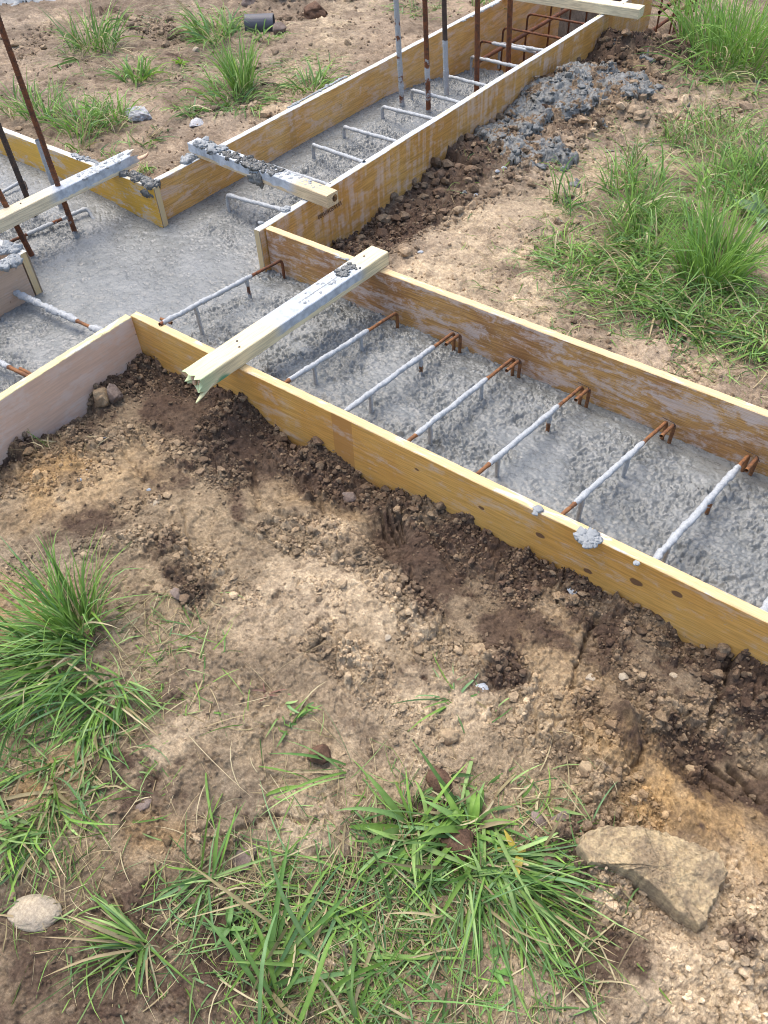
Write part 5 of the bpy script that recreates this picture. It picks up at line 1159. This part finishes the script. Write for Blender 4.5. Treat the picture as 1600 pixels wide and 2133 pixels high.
emit('grass_tuft', [clump(645,185,60,.07,.13,.35,.0065,(-.4,-.5),.4,(25,70),(20,80),70,.1,.3), mini(600,200,.1,10,6,.1,.005,None,0,(5,45),(30,80),71,.35)], 'low grass behind the back beam\'s left board, right of the tall narrow tuft', group=TUFTS)
emit('grass_tuft', [mini(310,290,.1,8,6,.1,.005,None,0,(5,45),(30,80),72,.3), mini(410,235,.10,12,7,.11,.007,(-1,.3),.6,(5,40),(10,60),73,.15,.1)], 'lying blades between the concrete lump and the tall narrow tuft', group=TUFTS)
emit('grass_tuft', [mini(230,335,.05,5,5,.10,.005,None,0,(20,70),(20,70),74,.2,.1), mini(300,360,.05,6,5,.1,.007,None,0,(20,70),(20,70),75,.15,.3), clump(165,310,24,.05,.13,.4,.006,(0,-1),.4,(35,75),(10,60),76,.1,.2)], 'thin grass in the soil corner behind the broken batten tip', group=TUFTS)
emit('grass_tuft', [mini(870,25,.14,12,6,.11,.006,(-1,.2),.3,(5,50),(20,80),77,.3,.1)], 'low wisps of grass behind the second upright rebar at the top', group=TUFTS)
emit('grass_tuft', [mini(1010,15,.1,8,6,.12,.007,(0,-1),.3,(20,70),(20,80),78,.15,.2)], 'low green wisps behind the fourth upright rebar at the top', group=TUFTS)

def lying(n, segs, seed, L, wd, dry, name, label, cat, rmax=5.5, K=5, th0=55, th1=200):
    """single blades lying anywhere the field is high"""
    rg = np.random.default_rng(seed); m_ = n*14
    rad = .2+(rmax-.2)*rg.random(m_)**.75; th = np.radians(th0+rg.random(m_)*(th1-th0)); x = rad*np.cos(th); y = rad*np.sin(th)
    ins, tr = inform(x, y); p = segfield(x, y, segs); k = (rg.random(m_) < p*.9) & ~ins & ~tr; x, y = x[k][:n], y[k][:n]; q = len(x)
    az = rg.random(q)*2*PI; LL = L*(.4+1.0*rg.random(q)); el = np.radians(rg.random(q)*22); dr = np.radians(10+rg.random(q)*30)
    c = pick(rg, q, dry, .0); 
    return emit(name, [blades(x, y, az, LL, el, dr, wd*(.4+rg.random(q)), c, rg, K, .002+.012*rg.random(q)**2, .6)], label, cat, 'stuff')
LG = [(1150,500,1250,620,.12,.4),(1350,280,1500,240,.25,.3),(150,200,400,180,.25,.25),(450,150,700,230,.2,.4),(650,1970,1000,2050,.17,.7),(750,1790,1100,1750,.13,.6),(760,1930,1080,1900,.15,.7),(60,1400,200,1650,.12,.7),(300,1300,400,1400,.06,.8),(350,1450,400,1500,.05,.6),(80,1800,100,1850,.08,.4),(1250,500,1550,650,.35,.9),(1550,350,1400,300,.3,.6),(1580,720,1500,760,.12,.8),
      (1250,620,1400,640,.15,.5),(1500,120,1580,200,.35,.7),(200,200,640,200,.3,.5),(300,60,450,80,.25,.5),(580,210,660,180,.15,.6),(840,40,900,60,.2,.4),(980,380,1180,320,.12,.1),(560,1480,640,1500,.05,.4),(400,1860,520,1900,.08,.6),(240,1950,330,1980,.08,.4),(1120,1840,1060,1950,.08,.5),(900,1450,1000,1480,.04,.2),(1180,330,1330,300,.15,.35)]
lying(9000, LG, 5, .085, .0030, .35, 'loose_grass', 'loose green and dry blades of cut grass lying on the soil', 'grass litter')
DG = [(100,150,600,120,.35,.5),(560,200,700,120,.3,.4),(1200,350,1500,250,.3,.6),(1000,480,1150,620,.15,.25),(600,1750,1050,1800,.2,.4),(0,1700,150,1850,.15,.4),(1350,250,1550,230,.25,.5),(330,1300,420,1370,.06,1.0),(230,1340,300,1420,.07,.8),(300,50,400,90,.2,1.0),(60,70,120,90,.2,.5),(100,920,200,930,.05,.9),(560,150,640,180,.15,.8),(700,1960,950,2100,.16,.8),(1200,560,1500,680,.3,.4),(80,1700,200,1900,.12,.2),(440,60,300,130,.15,.5)]
lying(3600, DG, 6, .075, .0016, 1.0, 'dry_straw', 'thin dry straw and pale roots tangled on the soil', 'straw')

# a few single stalks and seed heads drawn out over bare soil
lying(1500, [(250,1270,400,1290,.075,1.0),(240,1380,390,1410,.07,.9),(330,1330,440,1340,.05,.7)], 8, .085, .0024, .62, 'dry_straw', 'greyish mown hay between the left tuft and the dark crumb ridge', 'straw')
lying(900, [(690,1980,1050,2080,.14,.9),(850,1800,1080,1720,.09,.7)], 9, .07, .0020, .85, 'dry_straw', 'pale dry stems among the cut grass at the bottom middle', 'straw')
def stalks():
    parts = []; rg = np.random.default_rng(90)
    for (a, b, c, d, w_, col) in ((360,1490,500,1700,.0016,DRY[2]),(240,1640+300,330,2133,.0014,DRY[2]),(700,1330,560,1250+170,.001,DRY[1]),(1310,1370,1180,1500,.0001,DRY[0]),(430,1610,440,1760,.006,GREENS[0]),(465,1655,410,1790,.006,GREENS[2]),
        (730,1670,722,1800,.007,GREENS[4]),(990,1560,945,1720,.009,GREENS[4]),(540,1600,640,1620,.007,GREENS[0]),(555,1660,640,1625,.008,GREENS[2]),(60,2010,20,2133,.008,GREENS[0]),(620,1760,520,1960,.006,GREENS[1]),(240,1940+60,300,2133,.0014,DRY[2]),(150,2080,120,2133,.002,GREENS[2]),
        (305,1975,290,2100,.005,GREENS[0]),(600,1900,460,2110,.009,GREENS[2]),(690,2070,540,2095,.004,GREENS[4]),(1160,1745,1130,1660,.0015,DRY[2]),(40,1350,200,1290,.003,GREENS[0]),(1095,1820,1220,1860,.008,GREENS[1]),(1050,1790,1260,1870,.006,GREENS[1]),(805,1740,1050,1850,.010,GREENS[4]),(800,1860,600,1750,.006,GREENS[0])):
        P = on_ground(a, b); Q = on_ground(c, d); v = Q-P; L = math.hypot(v[0], v[1])
        parts.append(blades(np.array([P[0]]), np.array([P[1]]), np.array([math.atan2(v[1], v[0])]), np.array([L]), np.array([.25]), np.array([.5]), np.array([w_]), np.array([col]), rg, 10, np.array([.008]), .15))
    emit('grass_stalks', parts, 'single long blades and dry stalks drawn over the bare soil', 'grass stalks', 'stuff')
stalks()

# small broad-leaved weeds
def weed(label, px, py, n, L, wd, seed, col=(.16,.30,.09)):
    rg = np.random.default_rng(seed); P = on_ground(px, py); x = np.full(n, P[0])+rg.normal(size=n)*.004; y = np.full(n, P[1])+rg.normal(size=n)*.004
    a = np.arange(n)*2.4+rg.random(n)*.5
    V, F, c = blades(x, y, a, L*(.6+.6*rg.random(n)), np.radians(20+30*rg.random(n)), np.radians(30+30*rg.random(n)), wd*(.7+.5*rg.random(n)), np.tile(np.array(col), (n, 1))*(.8+.4*rg.random(n))[:, None], rg, 8, None, .2)
    return emit('weed', [(V, F, c)], label, 'weed', None, 'small weeds')
weed('grey green broad-leaved weed at the right picture edge behind the tallest tuft', 1588, 462, 7, .14, .055, 1, (.22,.32,.17))
weed('small feathery weed with rounded leaves on the dark soil at the bottom left', 480, 1935, 9, .05, .012, 2)
weed('broad-leaved seedling among the cut grass left of the slab', 1010, 2000, 8, .06, .016, 3, (.14,.30,.07))
weed('yellow wilted leaves beside the dark tuft in the lower middle', 1075, 1782, 5, .045, .014, 4, (.50,.40,.08))
weed('bright leaf rosette inside the flattened grass on the left', 235, 1505, 6, .04, .018, 5, (.20,.38,.08))
weed('light green sprout behind the broken batten tip, above the concrete lump', 378, 138, 8, .07, .016, 6, (.24,.42,.05))
weed('low green leaves at the lower edge of the bottom middle grass', 1140, 1990, 5, .05, .012, 7)
weed('reddish stemmed seedling on pale soil at the centre', 560, 1452, 5, .045, .006, 8, (.22,.12,.09))
